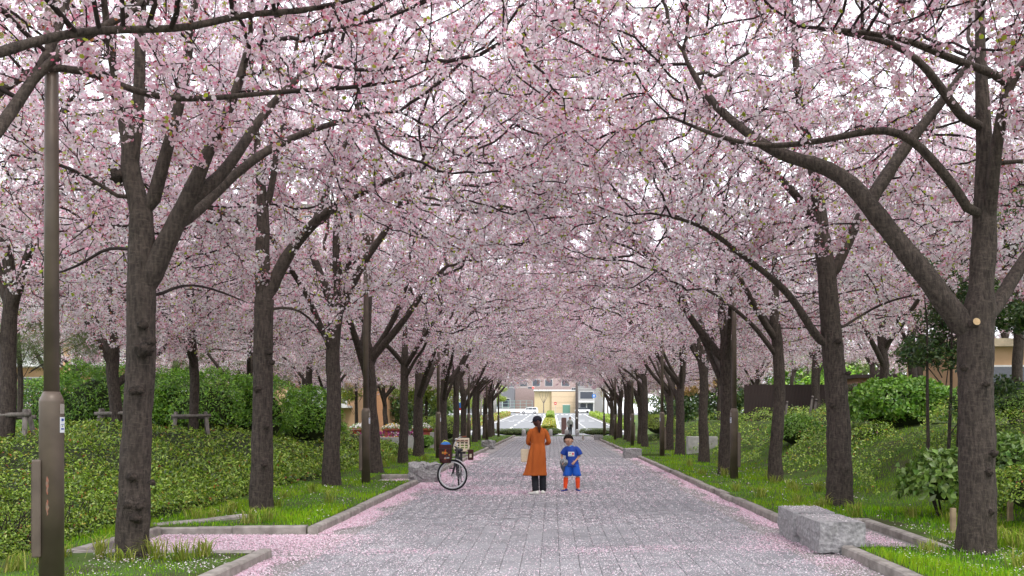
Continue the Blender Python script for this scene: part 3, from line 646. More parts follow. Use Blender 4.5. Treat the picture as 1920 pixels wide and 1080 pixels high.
def lamp(label, x, y, side, marks=False):
    t = tag(empty('street_lamp', (x, y, gz1(x, y)), math.atan2(-x, y)), label, 'lamp', 'street lamps along the path')
    MB().rings([(0, 0, -.05, .098, .098), (0, 0, 1.62, .098, .098), (0, 0, 1.63, .0985, .0985), (0, 0, 1.71, .066, .066)], 28).build('base_shaft', M_lamp, t, True)
    MB().rings([(0, 0, 1.70, .062, .062), (0, 0, 5.4, .052, .052)], 24).build('pole', M_lamp, t, True)
    hd = MB().rings([(0, 0, 5.4, .07, .07), (0, 0, 5.5, .16, .16), (0, 0, 5.62, .2, .2), (0, 0, 5.68, .2, .2), (0, 0, 5.78, .05, .05)], 20).build('lamp_head', M_lamp, t, True)
    MB().rings([(0, 0, 5.36, .05, .05), (0, 0, 5.405, .14, .14)], 20).build('glass', M_lampglass, hd, True)
    # hinged service box on the outer face
    bx = -.115 if side == 0 else .115; sx = 1 if side == 0 else -1
    d = MB().box(bx - .035, bx + .035, -.07, .05, .28, 1.12, bev=.012).build('service_box', M_lamp, t)
    MB().box(bx - sx * .04, bx - sx * .035, -.055, .035, .32, 1.08, bev=.002).build('box_lid', M_lamp, d)
    a = .95 if side == 0 else -.95                       # notices wrapped on the flank facing the path
    px_, py_ = .1 * math.sin(a), -.1 * math.cos(a)
    s = mesh('sticker', *MBbox(px_, py_, 1.42, .055, .135, a, 0), mat('sticker_white', (.72, .74, .78), (.66, .68, .72)), t)
    for q, (zz, hh, ww) in enumerate(((1.465, .022, .03), (1.425, .004, .04), (1.41, .012, .014), (1.385, .012, .036))):
        mesh('print', *MBbox(px_, py_, zz, ww, hh, a, .0015), M_blue if q != 2 else mat('green_print', (.25, .33, .15)), s)
    mesh('label_plate', *MBbox(px_, py_, 1.56, .05, .085, a, 0), mat('plate_grey', (.33, .29, .26), (.28, .25, .22)), t)
    if marks:
        for z0, z1 in ((.82, .98), (.64, .78)):
            V = []; Fc = []
            for k in range(9):
                zz = z0 + (z1 - z0) * k / 8; w = random.uniform(.07, .16) * math.sin(math.pi * (k + .6) / 9.2)
                for e in (-1, 0, 1):
                    an = -.34 + e * w + .03 * math.sin(k * 2.1 + z0 * 9); V.append((.0995 * math.sin(an), -.0995 * math.cos(an), zz))
            for k in range(8):
                for e in range(2): Fc.append((k * 3 + e, k * 3 + e + 1, k * 3 + e + 4, k * 3 + e + 3))
            tag(mesh('paint_mark', V, Fc, M_rustmark, t), 'faded red spray mark')
    return t
lamp('nearest brown lamp post at the left edge with red spray marks', -4.36, 7.9, 0, True)
for n, (x, y) in enumerate([(-4.25, 20.7), (-4.2, 33.5), (-4.25, 46.3), (-4.25, 59), (-4.25, 72)]):
    lamp('%s brown lamp post along the left side of the path, counted from the camera' % ORD[n + 1], x, y, 0)
for n, (x, y) in enumerate([(4.42, 22), (4.25, 35), (4.25, 48), (4.25, 61), (4.25, 74)]):
    lamp('%s brown lamp post along the right side of the path, counted from the camera' % ORD[n], x, y, 1)
# ------------------------------------------------------------------ stones
def stone(name, label, loc, dims, rz, seed, rough=.04, flat=True, cat='stone', group=None):
    bm = bmesh.new(); bmesh.ops.create_cube(bm, size=1)
    bmesh.ops.subdivide_edges(bm, edges=bm.edges[:], cuts=9, use_grid_fill=True)
    for v in bm.verts:
        p = Vector((v.co.x * dims[0], v.co.y * dims[1], v.co.z * dims[2])); q = p * 5 + Vector((seed * 7, seed * 3, seed))
        n = Vector((noise.noise(q), noise.noise(q + Vector((31, 7, 3))), noise.noise(q + Vector((5, 41, 17)))))
        n2 = Vector((noise.noise(q * 3.1), noise.noise(q * 3.1 + Vector((9, 2, 6))), noise.noise(q * 3.1 + Vector((4, 8, 1)))))
        top = flat and v.co.z > .49
        k = rough * (.22 if top else 1)
        p += n * k + n2 * k * .45
        if abs(v.co.x) > .49 and abs(v.co.y) > .49: p.x *= .985; p.y *= .985
        if v.co.z < -.3: p.x *= .97; p.y *= .97
        p.z += dims[2] / 2; v.co = p
    me = bpy.data.meshes.new(name); bm.to_mesh(me); bm.free(); me.materials.append(M_gran)
    o = link(name, me, None, loc); o.rotation_euler = (0, 0, rz); return tag(o, label, cat, group)
stone('stone_block', 'front block of the split granite bench at the lower right, petals on top', (3.33, 10.86, 0), (.53, .9, .37), .015, 3, .035, cat='stone bench')
stone('stone_block', 'rear block of the split granite bench, touching the kerb', (3.29, 11.78, 0), (.52, .86, .385), -.02, 4, .03, cat='stone bench')
stone('boulder', 'rough grey boulder on the left kerb beside the bicycle', (-3.14, 22.2, 0), (.66, .75, .44), .2, 5, .1, False, 'boulder')
stone('stone_block', 'small granite block on the right edge in the middle distance', (3.15, 35.6, 0), (.66, .8, .36), .02, 6, .03, cat='stone bench')
stone('boulder', 'grey stone on the left kerb beyond the bicycle', (-3.2, 45.8, 0), (.62, .7, .42), .1, 8, .08, False, 'boulder')
stone('stone_block', 'farthest granite block at the right end of the path by the dog', (3.3, 64.5, 0), (.62, .8, .36), .0, 9, .03, cat='stone bench')
# ------------------------------------------------------------------ hedges and shrubs
G_AZ = [(.18, .31, .022), (.30, .46, .04), (.075, .14, .012), (.46, .58, .11), (.36, .11, .03), (.50, .42, .05)]
G_AZP = [.36, .26, .22, .12, .015, .025]
def leafy_surface(name, part, x, y, zf, dens_n, size, cols, probs, parent, thick=.12, core=None, coff=.09):
    pass
def hedge_h(x, y):                                       # low azalea hedge on the left: rounded shoulder, gently rolling top
    lump = .10 * np.sin(x * 1.3 + 2) * np.cos(y * .9) + .06 * np.sin(x * 2.9 + y * 2.1)
    lump = lump + .055 * np.sin(x * 8.3 + 1.3 * np.sin(y * 2.2)) * np.sin(y * 6.1 + 1.7 * np.sin(x * 1.9)) + .03 * np.sin(x * 15 + y * 4) * np.sin(y * 13 - x * 5)
    u = -5.75 - .12 * np.sin(y * .8) - x
    prof = np.sqrt(np.clip(u / 1.7, 0, 1)) * .62 + .22 * sm(1.0, 4.2, u)
    return (prof + lump * sm(.2, 1, u)) * (1 - sm(36, 39.5, y) * 1.0)
hd = tag(empty('azalea_hedge', (-8, 20, .1)), 'low rolling azalea hedge running along the left side', 'hedge'); hb = np.array([-8, 20, .1])
hx = np.arange(-13.5, -5.6, .14); hy = np.arange(5.5, 40, .22); gx, gy = np.meshgrid(hx, hy); hz = hedge_h(gx, gy)
zz = np.where(hz > .02, gz(gx, gy) + hz - .1, gz(gx, gy) - .2); V = np.stack([gx, gy, zz], -1).reshape(-1, 3) - hb
i, j = np.meshgrid(np.arange(len(hy) - 1), np.arange(len(hx) - 1), indexing='ij'); nX = len(hx)
Fq = np.stack([i * nX + j, i * nX + j + 1, (i + 1) * nX + j + 1, (i + 1) * nX + j], -1).reshape(-1, 4)
mesh('shade_core', V, Fq, mat('hedge_shade', (.04, .055, .018), (.022, .028, .01), scale=9, rough=1), hd, True)  # dark backing sheet under the leaves, shade of the hedge put into its colour
def scatter_hedge(n, y0, y1, size):
    x = rng.uniform(-13.4, -5.65, n * 2); 
    u = rng.uniform(0, 1, n * 2); y = 1 / (1 / y0 - u * (1 / y0 - 1 / y1))           # thicker towards the camera, as leaves are seen larger there
    front = rng.random(n * 2) < .45; x = np.where(front, -5.72 - rng.beta(1, 3, n * 2) * 2.2, x)
    h = hedge_h(x, y); k = h > .03; x, y, h = x[k][:n], y[k][:n], h[k][:n]; e = .05
    nx = -(hedge_h(x + e, y) - hedge_h(x - e, y)) / (2 * e); ny = -(hedge_h(x, y + e) - hedge_h(x, y - e)) / (2 * e)
    N = unit(np.stack([np.clip(nx, -2.5, 2.5), ny, np.ones_like(nx)], -1) + rng.normal(0, .45, (len(x), 3)))
    dep = rng.exponential(.035, len(x)); lift = rng.exponential(.02, len(x))
    side = rng.uniform(0, 1, len(x)) ; steep = np.clip(nx / 2.5, 0, 1)
    z = gz(x, y) + h * np.where(steep > .4, .25 + .75 * side, 1) - dep + lift
    Pt = np.stack([x, y, z], -1) - hb; d = y / 12
    return leaves(Pt, N, size * np.clip(d, .85, 2.2) * rng.uniform(.7, 1.3, len(x)), size * .48 * np.clip(d, .85, 2.2), pick(G_AZ, len(x), G_AZP, .2))
V, Fc, C = scatter_hedge(108000, 8, 39, .05); tag(mesh('foliage', V, Fc, M_leaf, hd, False, C), kind='stuff')
mb = MB()
for k in range(26):                                      # bare stems showing at the foot of the hedge
    y = rng.uniform(8.5, 14); x = -5.9 - rng.uniform(0, .4)
    for q in range(4):
        e = np.array([x + rng.normal(0, .14), y + rng.normal(0, .14), .5]); s0 = np.array([x, y, .08]); mb.tube([s0 - hb, (s0 + e) / 2 + rng.normal(0, .03, 3) - hb, e - hb], [.009, .007, .004], 4)
tag(mb.build('stems', M_twig, hd), kind='stuff')
# azalea cover on the right bank
bk = tag(empty('azalea_cover', (9, 24, 1)), 'patchy azalea ground cover on the grassy right bank', 'shrub'); bb = np.array([9, 24, 1.])
n = 64000; u = rng.uniform(0, 1, n); y = 1 / (1 / 9 - u * (1 / 9 - 1 / 52)); x = 5.7 + rng.beta(1.1, 1.6, n) * 8.5
pn = np.sin(x * 1.9 + 1) * np.cos(y * .55) + .8 * np.sin(x * 3.1 - y * 1.3) + 1.25 * sm(5.6, 8.2, x)
k = pn > .25; x, y, pn = x[k], y[k], pn[k]; hgt = np.clip(.16 + .22 * pn, .1, .65)
z = gz(x, y) + hgt * (1 - rng.beta(1, 3.5, len(x))); N = unit(np.stack([-.35 + rng.normal(0, .5, len(x)), -.25 + rng.normal(0, .5, len(x)), np.ones(len(x))], -1)); d = np.clip(y / 14, .85, 2.2)
V, Fc, C = leaves(np.stack([x, y, z], -1) - bb, N, .046 * d * rng.uniform(.7, 1.3, len(x)), .024 * d, pick(G_AZ, len(x), G_AZP, .2))
tag(mesh('foliage', V, Fc, M_leaf, bk, False, C), kind='stuff')
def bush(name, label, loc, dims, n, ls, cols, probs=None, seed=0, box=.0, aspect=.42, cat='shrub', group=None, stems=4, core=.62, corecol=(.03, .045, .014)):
    lr = np.random.default_rng(seed); t = tag(empty(name, loc), label, cat, group); rx, ry, rz = dims
    d = unit(lr.normal(0, 1, (n, 3))); d[:, 2] = np.abs(d[:, 2]) * 1.25 - .25
    if box: d = d / (np.abs(d) ** 6).sum(1, keepdims=True) ** (1 / 6) * box + unit(d) * (1 - box)
    lump = np.array([noise.noise(Vector(q * 2.3 + seed)) * .22 + noise.noise(Vector(q * 5.7 + seed)) * .12 for q in d]); rad = (1 + lump) * (1 - lr.beta(1, 6, n) * .6)
    Pt = d * rad[:, None] * np.array([rx, ry, rz * .5]); Pt[:, 2] += rz * .5; ok = Pt[:, 2] > .03; Pt, d = Pt[ok], d[ok]
    N = unit(d * .9 + lr.normal(0, .55, d.shape) + np.array([0, 0, .4]))
    V, Fc, C = leaves(Pt, N, ls * lr.uniform(.7, 1.3, len(Pt)), ls * aspect, pick(cols, len(Pt), probs, .18))
    tag(mesh('foliage', V, Fc, M_leaf, t, False, C), kind='stuff')
    if core:
        cv = MB().ball((0, 0, rz * .48), (rx * core, ry * core, rz * .46 * (core + .1)), 14, 9); cv.build('shade_core', mat('hedge_shade', corecol), t, True)  # dark core whose colour stands in for shade between the leaves
    mb = MB()
    for k in range(stems):
        a = lr.uniform(0, 6.28); e = np.array([math.cos(a) * rx * .5, math.sin(a) * ry * .5, rz * .6]); mb.tube([(e[0] * .2, e[1] * .2, -.05), e * .55 + lr.normal(0, .03, 3), e], [.018, .012, .006], 5)
    if stems: tag(mb.build('stems', M_twig, t), kind='stuff')
    return t
G_EV = [(.14, .31, .025), (.22, .43, .03), (.07, .16, .015), (.33, .53, .07)]
G_BR = [(.16, .34, .03), (.22, .42, .05), (.10, .24, .02), (.28, .46, .08)]
G_DK = [(.05, .10, .025), (.08, .15, .035), (.035, .07, .018), (.11, .17, .05)]
LS = [(-14.9, 27.5, 1.5, 2.4, 'beside the nearest lamp post'), (-13.2, 26.5, 1.5, 2.75, 'left of the thick knobbly trunk'), (-11.6, 27.2, 1.4, 2.6, 'behind the second cherry of the rear row'), (-10.2, 26.6, 1.45, 2.55, 'between the knobbly trunk and the forked trunk'), (-8.9, 27.4, 1.2, 2.45, 'left of the forked trunk'), (-7.9, 29.5, 1.0, 2.2, 'just right of the forked trunk')]
for k, (x, y, r_, h, w_) in enumerate(LS):
    bush('evergreen_shrub', 'tall glossy evergreen shrub behind the low hedge, %s' % w_, (x, y, gz1(x, y)), (r_, r_ * .8, h), 7500, .105, G_EV, [.4, .3, .18, .12], 50 + k, .35, .36, group='tall evergreen shrubs behind the left hedge')
bush('clipped_hedge', 'clipped hedge with orange new leaves at the far left', (-17.3, 27.5, .4), (2.6, 1.0, 2.15), 9000, .075, [(.075, .12, .03), (.05, .085, .02), (.42, .17, .03)], [.45, .4, .15], 71, .9, cat='hedge', stems=0)
bush('shrub', 'bright green young shrub under the orange-tipped hedge at the far left', (-14.3, 23.4, .4), (1.1, .8, 1.35), 4500, .075, G_BR, None, 72)
for k, (x, y, rx, ry, h, lb, cc) in enumerate([(-10.6, 40.5, 1.5, .7, .95, 'clipped bright green box hedge beyond the azaleas, left of the planters', G_BR), (-12.0, 42, 1.6, .8, 1.1, 'clipped green hedge far behind the low left hedge', G_EV),
    (-6.1, 43.4, .35, .5, .6, 'small bright shrub between the concrete posts', G_BR), (-6.6, 56, .9, 4.5, 1.5, 'yellow-green hedge far along the left side', [(.30, .42, .04), (.22, .34, .03)]), (6.9, 58, .9, 5, 1.3, 'yellow-green hedge far along the right side', [(.32, .42, .05), (.22, .33, .03)])]):
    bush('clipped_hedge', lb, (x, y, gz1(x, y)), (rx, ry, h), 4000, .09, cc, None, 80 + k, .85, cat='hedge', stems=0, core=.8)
# right-bank shrubs
bush('shrub', 'large bright green shrub on top of the right bank beside a support pole', (9.3, 24.2, gz1(9.3, 24.2) - .5), (1.5, 1.1, 1.75), 7500, .12, G_BR, [.4, .25, .25, .1], 90, .2, .6)
bush('shrub', 'broad-leaved pale green shrub at the foot of the right bank', (5.75, 13.3, .12), (.62, .5, .95), 1500, .12, [(.20, .33, .06), (.26, .40, .09), (.13, .24, .04)], None, 91, 0, .7, core=.4)
bush('shrub', 'leafy green shrub right of the large trunk at the right edge', (6.65, 13.0, .5), (.7, .6, .8), 1800, .10, [(.18, .32, .05), (.24, .38, .08), (.11, .22, .03)], None, 92, 0, .6, core=.45)
bush('clipped_hedge', 'round clipped bright green bush high at the right edge', (9.6, 18.8, gz1(9.6, 18.8)), (1.0, .8, .85), 4500, .06, [(.20, .36, .04), (.28, .44, .07), (.12, .22, .03)], None, 93, .5, cat='shrub')
bush('shrub', 'olive green azalea mound below the round clipped bush', (6.3, 11.6, .25), (.7, .7, .75), 4000, .05, G_AZ, G_AZP, 94, 0, .5)
bush('shrub', 'dark shrub with reddish tips behind the third right-hand trunk', (10.6, 31, gz1(10.6, 31)), (1.2, .9, 1.3), 4500, .09, [(.08, .10, .03), (.16, .13, .05), (.05, .07, .02)], None, 95)
bush('shrub', 'bright green shrub in front of the dark board fence', (7.7, 28.5, gz1(7.7, 28.5) - .25), (.9, .8, 1.1), 3500, .09, G_BR, None, 96)
def small_tree(label, base, h, stems, blobs, cols, seed, ls=.08, n=900, name='evergreen_tree', aspect=.5, rs=.035):
    lr = np.random.default_rng(seed); t = tag(empty(name, base), label, 'tree'); mb = MB()
    for s in stems:
        mb.tube([(s[0], s[1], -.1), (s[0] * 1.1 + lr.normal(0, .05), s[1] + lr.normal(0, .05), h * .4), (s[0] * 1.3 + lr.normal(0, .1), s[1] * 1.2, h * .75), (s[0] * 1.4, s[1] * 1.2, h)], [rs, rs * .8, rs * .5, rs * .2], 7)
    for (x, y, z, r_) in blobs: mb.tube([(x * .15, y * .15, max(.3, z - r_ * 1.2)), (x * .7, y * .7, z - r_ * .3), (x, y, z)], [.012, .009, .005], 4)
    mb.build('trunk', M_bark, t); VV = []; FF = []; CC = []; off = 0
    for (x, y, z, r_) in blobs:
        m = int(n * r_ ** 1.3 * 2); d = unit(lr.normal(0, 1, (m, 3))); Pt = np.array([x, y, z]) + d * (lr.uniform(.2, 1, (m, 1)) ** .6) * np.array([r_, r_, r_ * .6]); N = unit(d * .4 + lr.normal(0, .6, d.shape) + np.array([0, 0, .7]))
        V, Fc, C = leaves(Pt, N, ls * lr.uniform(.7, 1.3, m), ls * aspect, pick(cols, m, None, .2)); VV.append(V); FF.append(Fc + off); CC.append(C); off += len(V)
    tag(mesh('crown', np.concatenate(VV), np.concatenate(FF), M_leaf, t, False, np.concatenate(CC)), kind='stuff'); return t
lr_ = random.Random(3)
def blobs(n, rx, ry, z0, z1, r0, r1): return [(lr_.uniform(-rx, rx), lr_.uniform(-ry, ry), lr_.uniform(z0, z1), lr_.uniform(r0, r1)) for _ in range(n)]
small_tree('slender dark evergreen with thin stems left of the large right-hand trunk', (7.2, 16.6, gz1(7.2, 16.6)), 3.6, [(-.3, 0), (.25, .1), (.0, -.1)], blobs(16, 1.0, .7, 1.2, 3.7, .3, .5), G_DK, 101, .085)
small_tree('dark leafy evergreen behind the large right-hand trunk at the right edge', (9.7, 18, gz1(9.7, 18)), 4.2, [(0, 0), (.2, .2)], blobs(20, 1.3, 1, 1.4, 4.6, .35, .65), G_DK + [(.10, .2, .03)], 102, .09)
small_tree('sparse evergreen sapling low at the right edge', (8.4, 15.5, gz1(8.4, 15.5)), 2.4, [(0, 0)], blobs(9, .6, .5, .9, 2.5, .25, .4), G_DK, 103, .08)
PINE = [(.09, .15, .03), (.13, .19, .045), (.17, .22, .06)]
small_tree('light green pine with layered needle pads at the far left', (-14.4, 24.5, .5), 5.2, [(0, 0)], [(lr_.uniform(-1.9, 2.4), lr_.uniform(-1, 1), z + lr_.uniform(-.2, .2), lr_.uniform(.5, .8)) for z in (2.6, 3.0, 3.4, 3.8, 4.2, 4.6, 5.0) for _ in range(3)], PINE, 104, .16, 1100, 'pine_tree', .07, .09)
small_tree('thin pine in front of the white balconies', (-13.2, 36, .4), 5.2, [(0, 0)], [(lr_.uniform(-1.5, 1.5), lr_.uniform(-1, 1), z, lr_.uniform(.4, .65)) for z in (3.2, 3.7, 4.3, 4.9) for _ in range(3)], PINE, 105, .16, 900, 'pine_tree', .07, .08)
small_tree('thin pine right of the forked trunk before the orange wall', (-10.9, 39.5, .3), 5.0, [(0, 0)], [(lr_.uniform(-1.3, 1.3), lr_.uniform(-1, 1), z, lr_.uniform(.4, .6)) for z in (3.0, 3.6, 4.2, 4.8) for _ in range(3)], PINE, 106, .16, 900, 'pine_tree', .07, .07)
YG = [(.30, .40, .05), (.40, .46, .06), (.20, .30, .04)]
for k, (x, y, lb) in enumerate([(-8.6, 62, 'yellow-green young tree behind the left trunks near the road'), (-12.5, 58, 'yellow-green tree far behind the planters'), (-13.0, 150, 'yellow-green street tree left of the far road'), (-12.0, 185, 'yellow-green street tree beside the white van'), (12.5, 120, 'pale yellow street tree right of the far road'), (8.8, 64, 'pale orange young tree behind the far right trunks')]):
    c_ = YG if k < 5 else [(.5, .3, .12), (.42, .3, .1)]
    small_tree(lb, (x, y, gz1(x, y)), 6.2, [(0, 0)], blobs(24, 2.2, 2, 2.2, 6.4, .6, 1.1), c_, 110 + k, .16, 260, 'street_tree', .5, .12)
# log supports round the rear-row trees
def support(label, x, y, rz, w=.72, h=1.15):
    t = tag(empty('tree_support', (x, y, gz1(x, y)), rz), label, 'tree support', 'log supports at the rear-row trees')
    for sx in (-1, 1):
        for dy in (-.16, .2):
            MB().tube([(sx * (w / 2 + .12), dy * 2.2, -.05), (sx * w / 2, dy * .3, h + .06)], [.048, .044], 9).build('post', M_log, t, True)
    MB().tube([(-w / 2 - .12, -.11, h - .05), (w / 2 + .12, -.11, h - .03)], .042, 9).build('crossbar', M_log, t, True)
    MB().tube([(-w / 2 - .1, .14, h - .1), (w / 2 + .1, .14, h - .08)], .04, 9).build('crossbar', M_log, t, True)
    mb = MB()
    for sx in (-1, 1): mb.torus((sx * w / 2, -.02, h - .03), .075, .012, (1, 0, .2), 14, 5)
    mb.build('binding', M_twig, t)
for (x, y), nm in zip(B2[:5], ('at the far left edge of the picture', 'just left of the thick knobbly trunk', 'between the knobbly trunk and the forked trunk', 'half hidden behind the forked trunk', 'right of the forked trunk')):
    support('weathered log support round a rear cherry, %s' % nm, x, y, rng.normal(0, .2), h=1.25)
def pole(label, a, b, r=.045):
    o = np.array(a); t = tag(empty('support_pole', o), label, 'pole', 'support poles on the right bank'); b = np.array(b) - o
    MB().tube([(0, 0, -.1), tuple(b)], [r, r * .85], 9).build('shaft', M_log, t, True)
    MB().torus(tuple(b * .93), .055, .014, tuple(b), 12, 5).build('binding', M_twig, t)
for k, (px_, y0, px2, y2, Yd, lb) in enumerate([(1681, 800, 1690, 728, 25.5, 'leaning grey pole beside the bright green shrub on the bank'), (1600, 790, 1604, 722, 29, 'pale upright pole right of the second right-hand trunk'), (1514, 790, 1524, 742, 31, 'leaning pole left of the second right-hand trunk'), (1524, 788, 1531, 748, 31.5, 'short pole just right of the leaning pole pair'), (1470, 790, 1476, 752, 33, 'thin pole between the third and second right-hand trunks')]):
    a = P(px_, y0, Yd); a[2] = gz1(a[0], Yd); b2 = P(px2, y2, Yd + .1); pole(lb, a, b2)
for k, (px_, Yd, h, lb) in enumerate([(1787, 11.6, .32, 'short wooden peg just left of the large right-hand trunk'), (1894, 12.2, .3, 'short wooden peg right of the large right-hand trunk')]):
    a = P(px_, 800, Yd); zb = gz1(a[0], Yd)
    o = MB().box(-.03, .03, -.03, .03, -.1, h, bev=.006).build('wooden_peg', mat('peg_wood', (.42, .32, .2), (.3, .22, .14)), None, loc=(a[0], Yd, zb)); tag(o, lb, 'peg')
# ------------------------------------------------------------------ grass
GR = [(.12, .32, .012), (.19, .45, .018), (.28, .50, .025), (.42, .50, .04), (.08, .21, .012)]
def blades(Pt, L, W, C, lean=.45, simple=False):
    n = len(Pt); a = rng.uniform(0, 2 * math.pi, n); d = np.stack([np.cos(a), np.sin(a), np.zeros(n)], -1); s = np.stack([-np.sin(a), np.cos(a), np.zeros(n)], -1)
    L = L[:, None]; W = np.broadcast_to(W, n)[:, None]; le = np.abs(rng.normal(lean, .3, (n, 1))); up = np.array([0, 0, 1.])
    m = Pt + up * L * .6 + d * L * .25 * le; t = Pt + up * L * (1 - .25 * le) + d * L * .8 * le
    if simple: return np.stack([Pt - s * W, Pt + s * W, t], 1).reshape(-1, 3), np.arange(n * 3).reshape(-1, 3), np.repeat(C, 3, 0)
    V = np.stack([Pt - s * W, Pt + s * W, m - s * W * .7, m + s * W * .7, t], 1).reshape(-1, 3); b = np.arange(n)[:, None] * 5
    return V, np.concatenate([b + [0, 1, 3], b + [0, 3, 2], b + [2, 3, 4]]), np.repeat(C, 5, 0)
def inbay(x, y):
    k = np.zeros(len(x), bool)
    for a, b, c, d in BAYS: k |= (x > a - .05) & (x < b + .2) & (y > c - .12) & (y < d + .05)
    return k
n = 130000; u = rng.uniform(0, 1, n); y = 1 / (1 / 7.5 - u * (1 / 7.5 - 1 / 76)); left = rng.random(n) < .45
x = np.where(left, XL - .16 - rng.beta(1, 1.15, n) * 3.2, XR + .16 + rng.beta(1, 1.3, n) * 5.5)
k = ~inbay(x, y); x, y = x[k], y[k]; pn = np.sin(x * 2.3 + y * .7) * np.cos(y * 1.1 - x) + .5 * np.sin(5 * x + 3 * y)
near_l = (x < 0) & (y < 10.2); keep = (pn > -1.15) & ~(near_l & (rng.random(len(x)) < .55)); x, y, pn = x[keep], y[keep], pn[keep]
L = np.clip(.056 + .032 * pn + rng.normal(0, .02, len(x)), .02, .2) * np.where(x > 0, 1.25, 1) * np.where((x < 0) & (y < 10.2), .6, 1)
tone = sm(-.5, .9, pn + rng.normal(0, .4, len(x)))[:, None]; C = pick(GR[:3] + GR[4:], len(x), None, .15) * (1 - tone * .6) + pick(GR[2:4], len(x), None, .1) * tone * .6
PtG = np.stack([x, y, gz(x, y) - .01], -1); WG = .0045 * np.clip(y / 12, .8, 2.6); nr = y < 15
Va, Fa, Ca = blades(PtG[nr], L[nr], WG[nr], C[nr]); Vb, Fb, Cb = blades(PtG[~nr], L[~nr], WG[~nr], C[~nr], simple=True); V = np.concatenate([Va, Vb]); Fc = np.concatenate([Fa, Fb + len(Va)]); C = np.concatenate([Ca, Cb])
tag(mesh('grass', V, Fc, M_grass, None, False, C), 'green grass on both planting strips beside the path', 'grass', kind='stuff')
# arching strap-leaved tufts, each a clump
tufts = []
for k in range(70):
    side = k % 2; y = 1 / (1 / 8.8 - random.random() * (1 / 8.8 - 1 / 32)); x = (XL - random.uniform(.3, 2.4)) if side == 0 else (XR + random.uniform(.35, 2.4)); tufts.append((x, y, random.uniform(.22, .36)))
tufts += [(5.1, 9.6, .42), (5.5, 9.9, .42), (5.25, 10.3, .4), (5.7, 9.4, .4), (4.4, 14.6, .34), (4.15, 15.3, .32), (-3.9, 22.6, .34), (-4.0, 21.9, .3), (-3.6, 22.9, .28)]
VV = []; FF = []; CC = []; off = 0
for (x, y, L0) in tufts:
    if inbay(np.array([x]), np.array([y]))[0]: continue
    m = 46; Pt = np.stack([x + rng.normal(0, .05, m), y + rng.normal(0, .05, m), np.full(m, gz1(x, y) - .01)], -1)
    V, Fc, C = blades(Pt, L0 * rng.uniform(.6, 1.1, m), .007, pick([(.34, .40, .07), (.24, .34, .05), (.42, .42, .12)], m, None, .12), 1.0); VV.append(V); FF.append(Fc + off); CC.append(C); off += len(V)
tag(mesh('strap_grass', np.concatenate(VV), np.concatenate(FF), M_grass, None, False, np.concatenate(CC)), 'yellowish arching strap-leaf tufts in the planting strips', 'grass', kind='stuff')
# ------------------------------------------------------------------ fallen petals
def petals(x, y, z, size, C):
    n = len(x); Pt = np.stack([x, y, z + .003 + rng.uniform(0, .004, n)], -1); N = unit(np.stack([rng.normal(0, .3, n), rng.normal(0, .3, n), np.ones(n)], -1)); u, v = frames(N); s = size[:, None]
    V = np.stack([Pt - u * s * .6, Pt + u * s * .45 + v * s * .5, Pt + u * s * .45 - v * s * .5], 1).reshape(-1, 3)
    return V, np.arange(n * 3).reshape(-1, 3), np.repeat(C, 3, 0)
PET = [(.84, .76, .81), (.82, .66, .74), (.87, .83, .86), (.76, .54, .62)]; PETP = [.4, .25, .25, .1]
X = []; Yv = []; Z = []; Sz = []; Cc = []
n = 88000; u = rng.uniform(0, 1, n); y = 1 / (1 / 8.2 - u * (1 / 8.2 - 1 / 36)); x = rng.uniform(XL + .02, XR - .02, n); pn = nz2(x, y, .7, 3) + .7 * nz2(x, y, 2.3, 8)
k = rng.random(n) < np.clip(.5 + pn * .6, .15, 1); X.append(x[k]); Yv.append(y[k]); Z.append(np.zeros(k.sum())); Cc.append(pick(PET, k.sum(), PETP, .04)); Sz.append(np.full(k.sum(), .0175))
PINK = [(.86, .64, .74), (.86, .70, .78), (.82, .55, .66), (.88, .78, .84)]
def drift(n, x0, dirx, y0, y1, wid, wavy=.4):
    u = rng.uniform(0, 1, n); y = 1 / (1 / y0 - u * (1 / y0 - 1 / y1)); wv = wid * (1 + wavy * np.sin(y * 1.9) + wavy * .7 * np.sin(y * 4.3 + 1)); x = x0 + dirx * rng.beta(1, 2.2, n) * np.clip(wv, .05, 2)
    X.append(x); Yv.append(y); Z.append(rng.uniform(0, .012, n)); Cc.append(pick(PINK, n, None, .04)); Sz.append(np.full(n, .019))
drift(26000, XL + .01, 1, 12.2, 40, .42); drift(17000, XR - .01, -1, 10.5, 45, .3); drift(5000, XL + .01, 1, 8, 10.2, .5)
n = 26000; x = rng.uniform(-5.2, XL + .9, n); y = 10.3 + rng.beta(1.2, 1.0, n) * 1.85; k = rng.random(n) < np.where(x < XL, 1, 1 - (x - XL) / .9); X.append(x[k]); Yv.append(y[k]); Z.append(rng.uniform(-.003, .009, k.sum())); Cc.append(pick(PINK, k.sum(), None, .04)); Sz.append(np.full(k.sum(), .02))
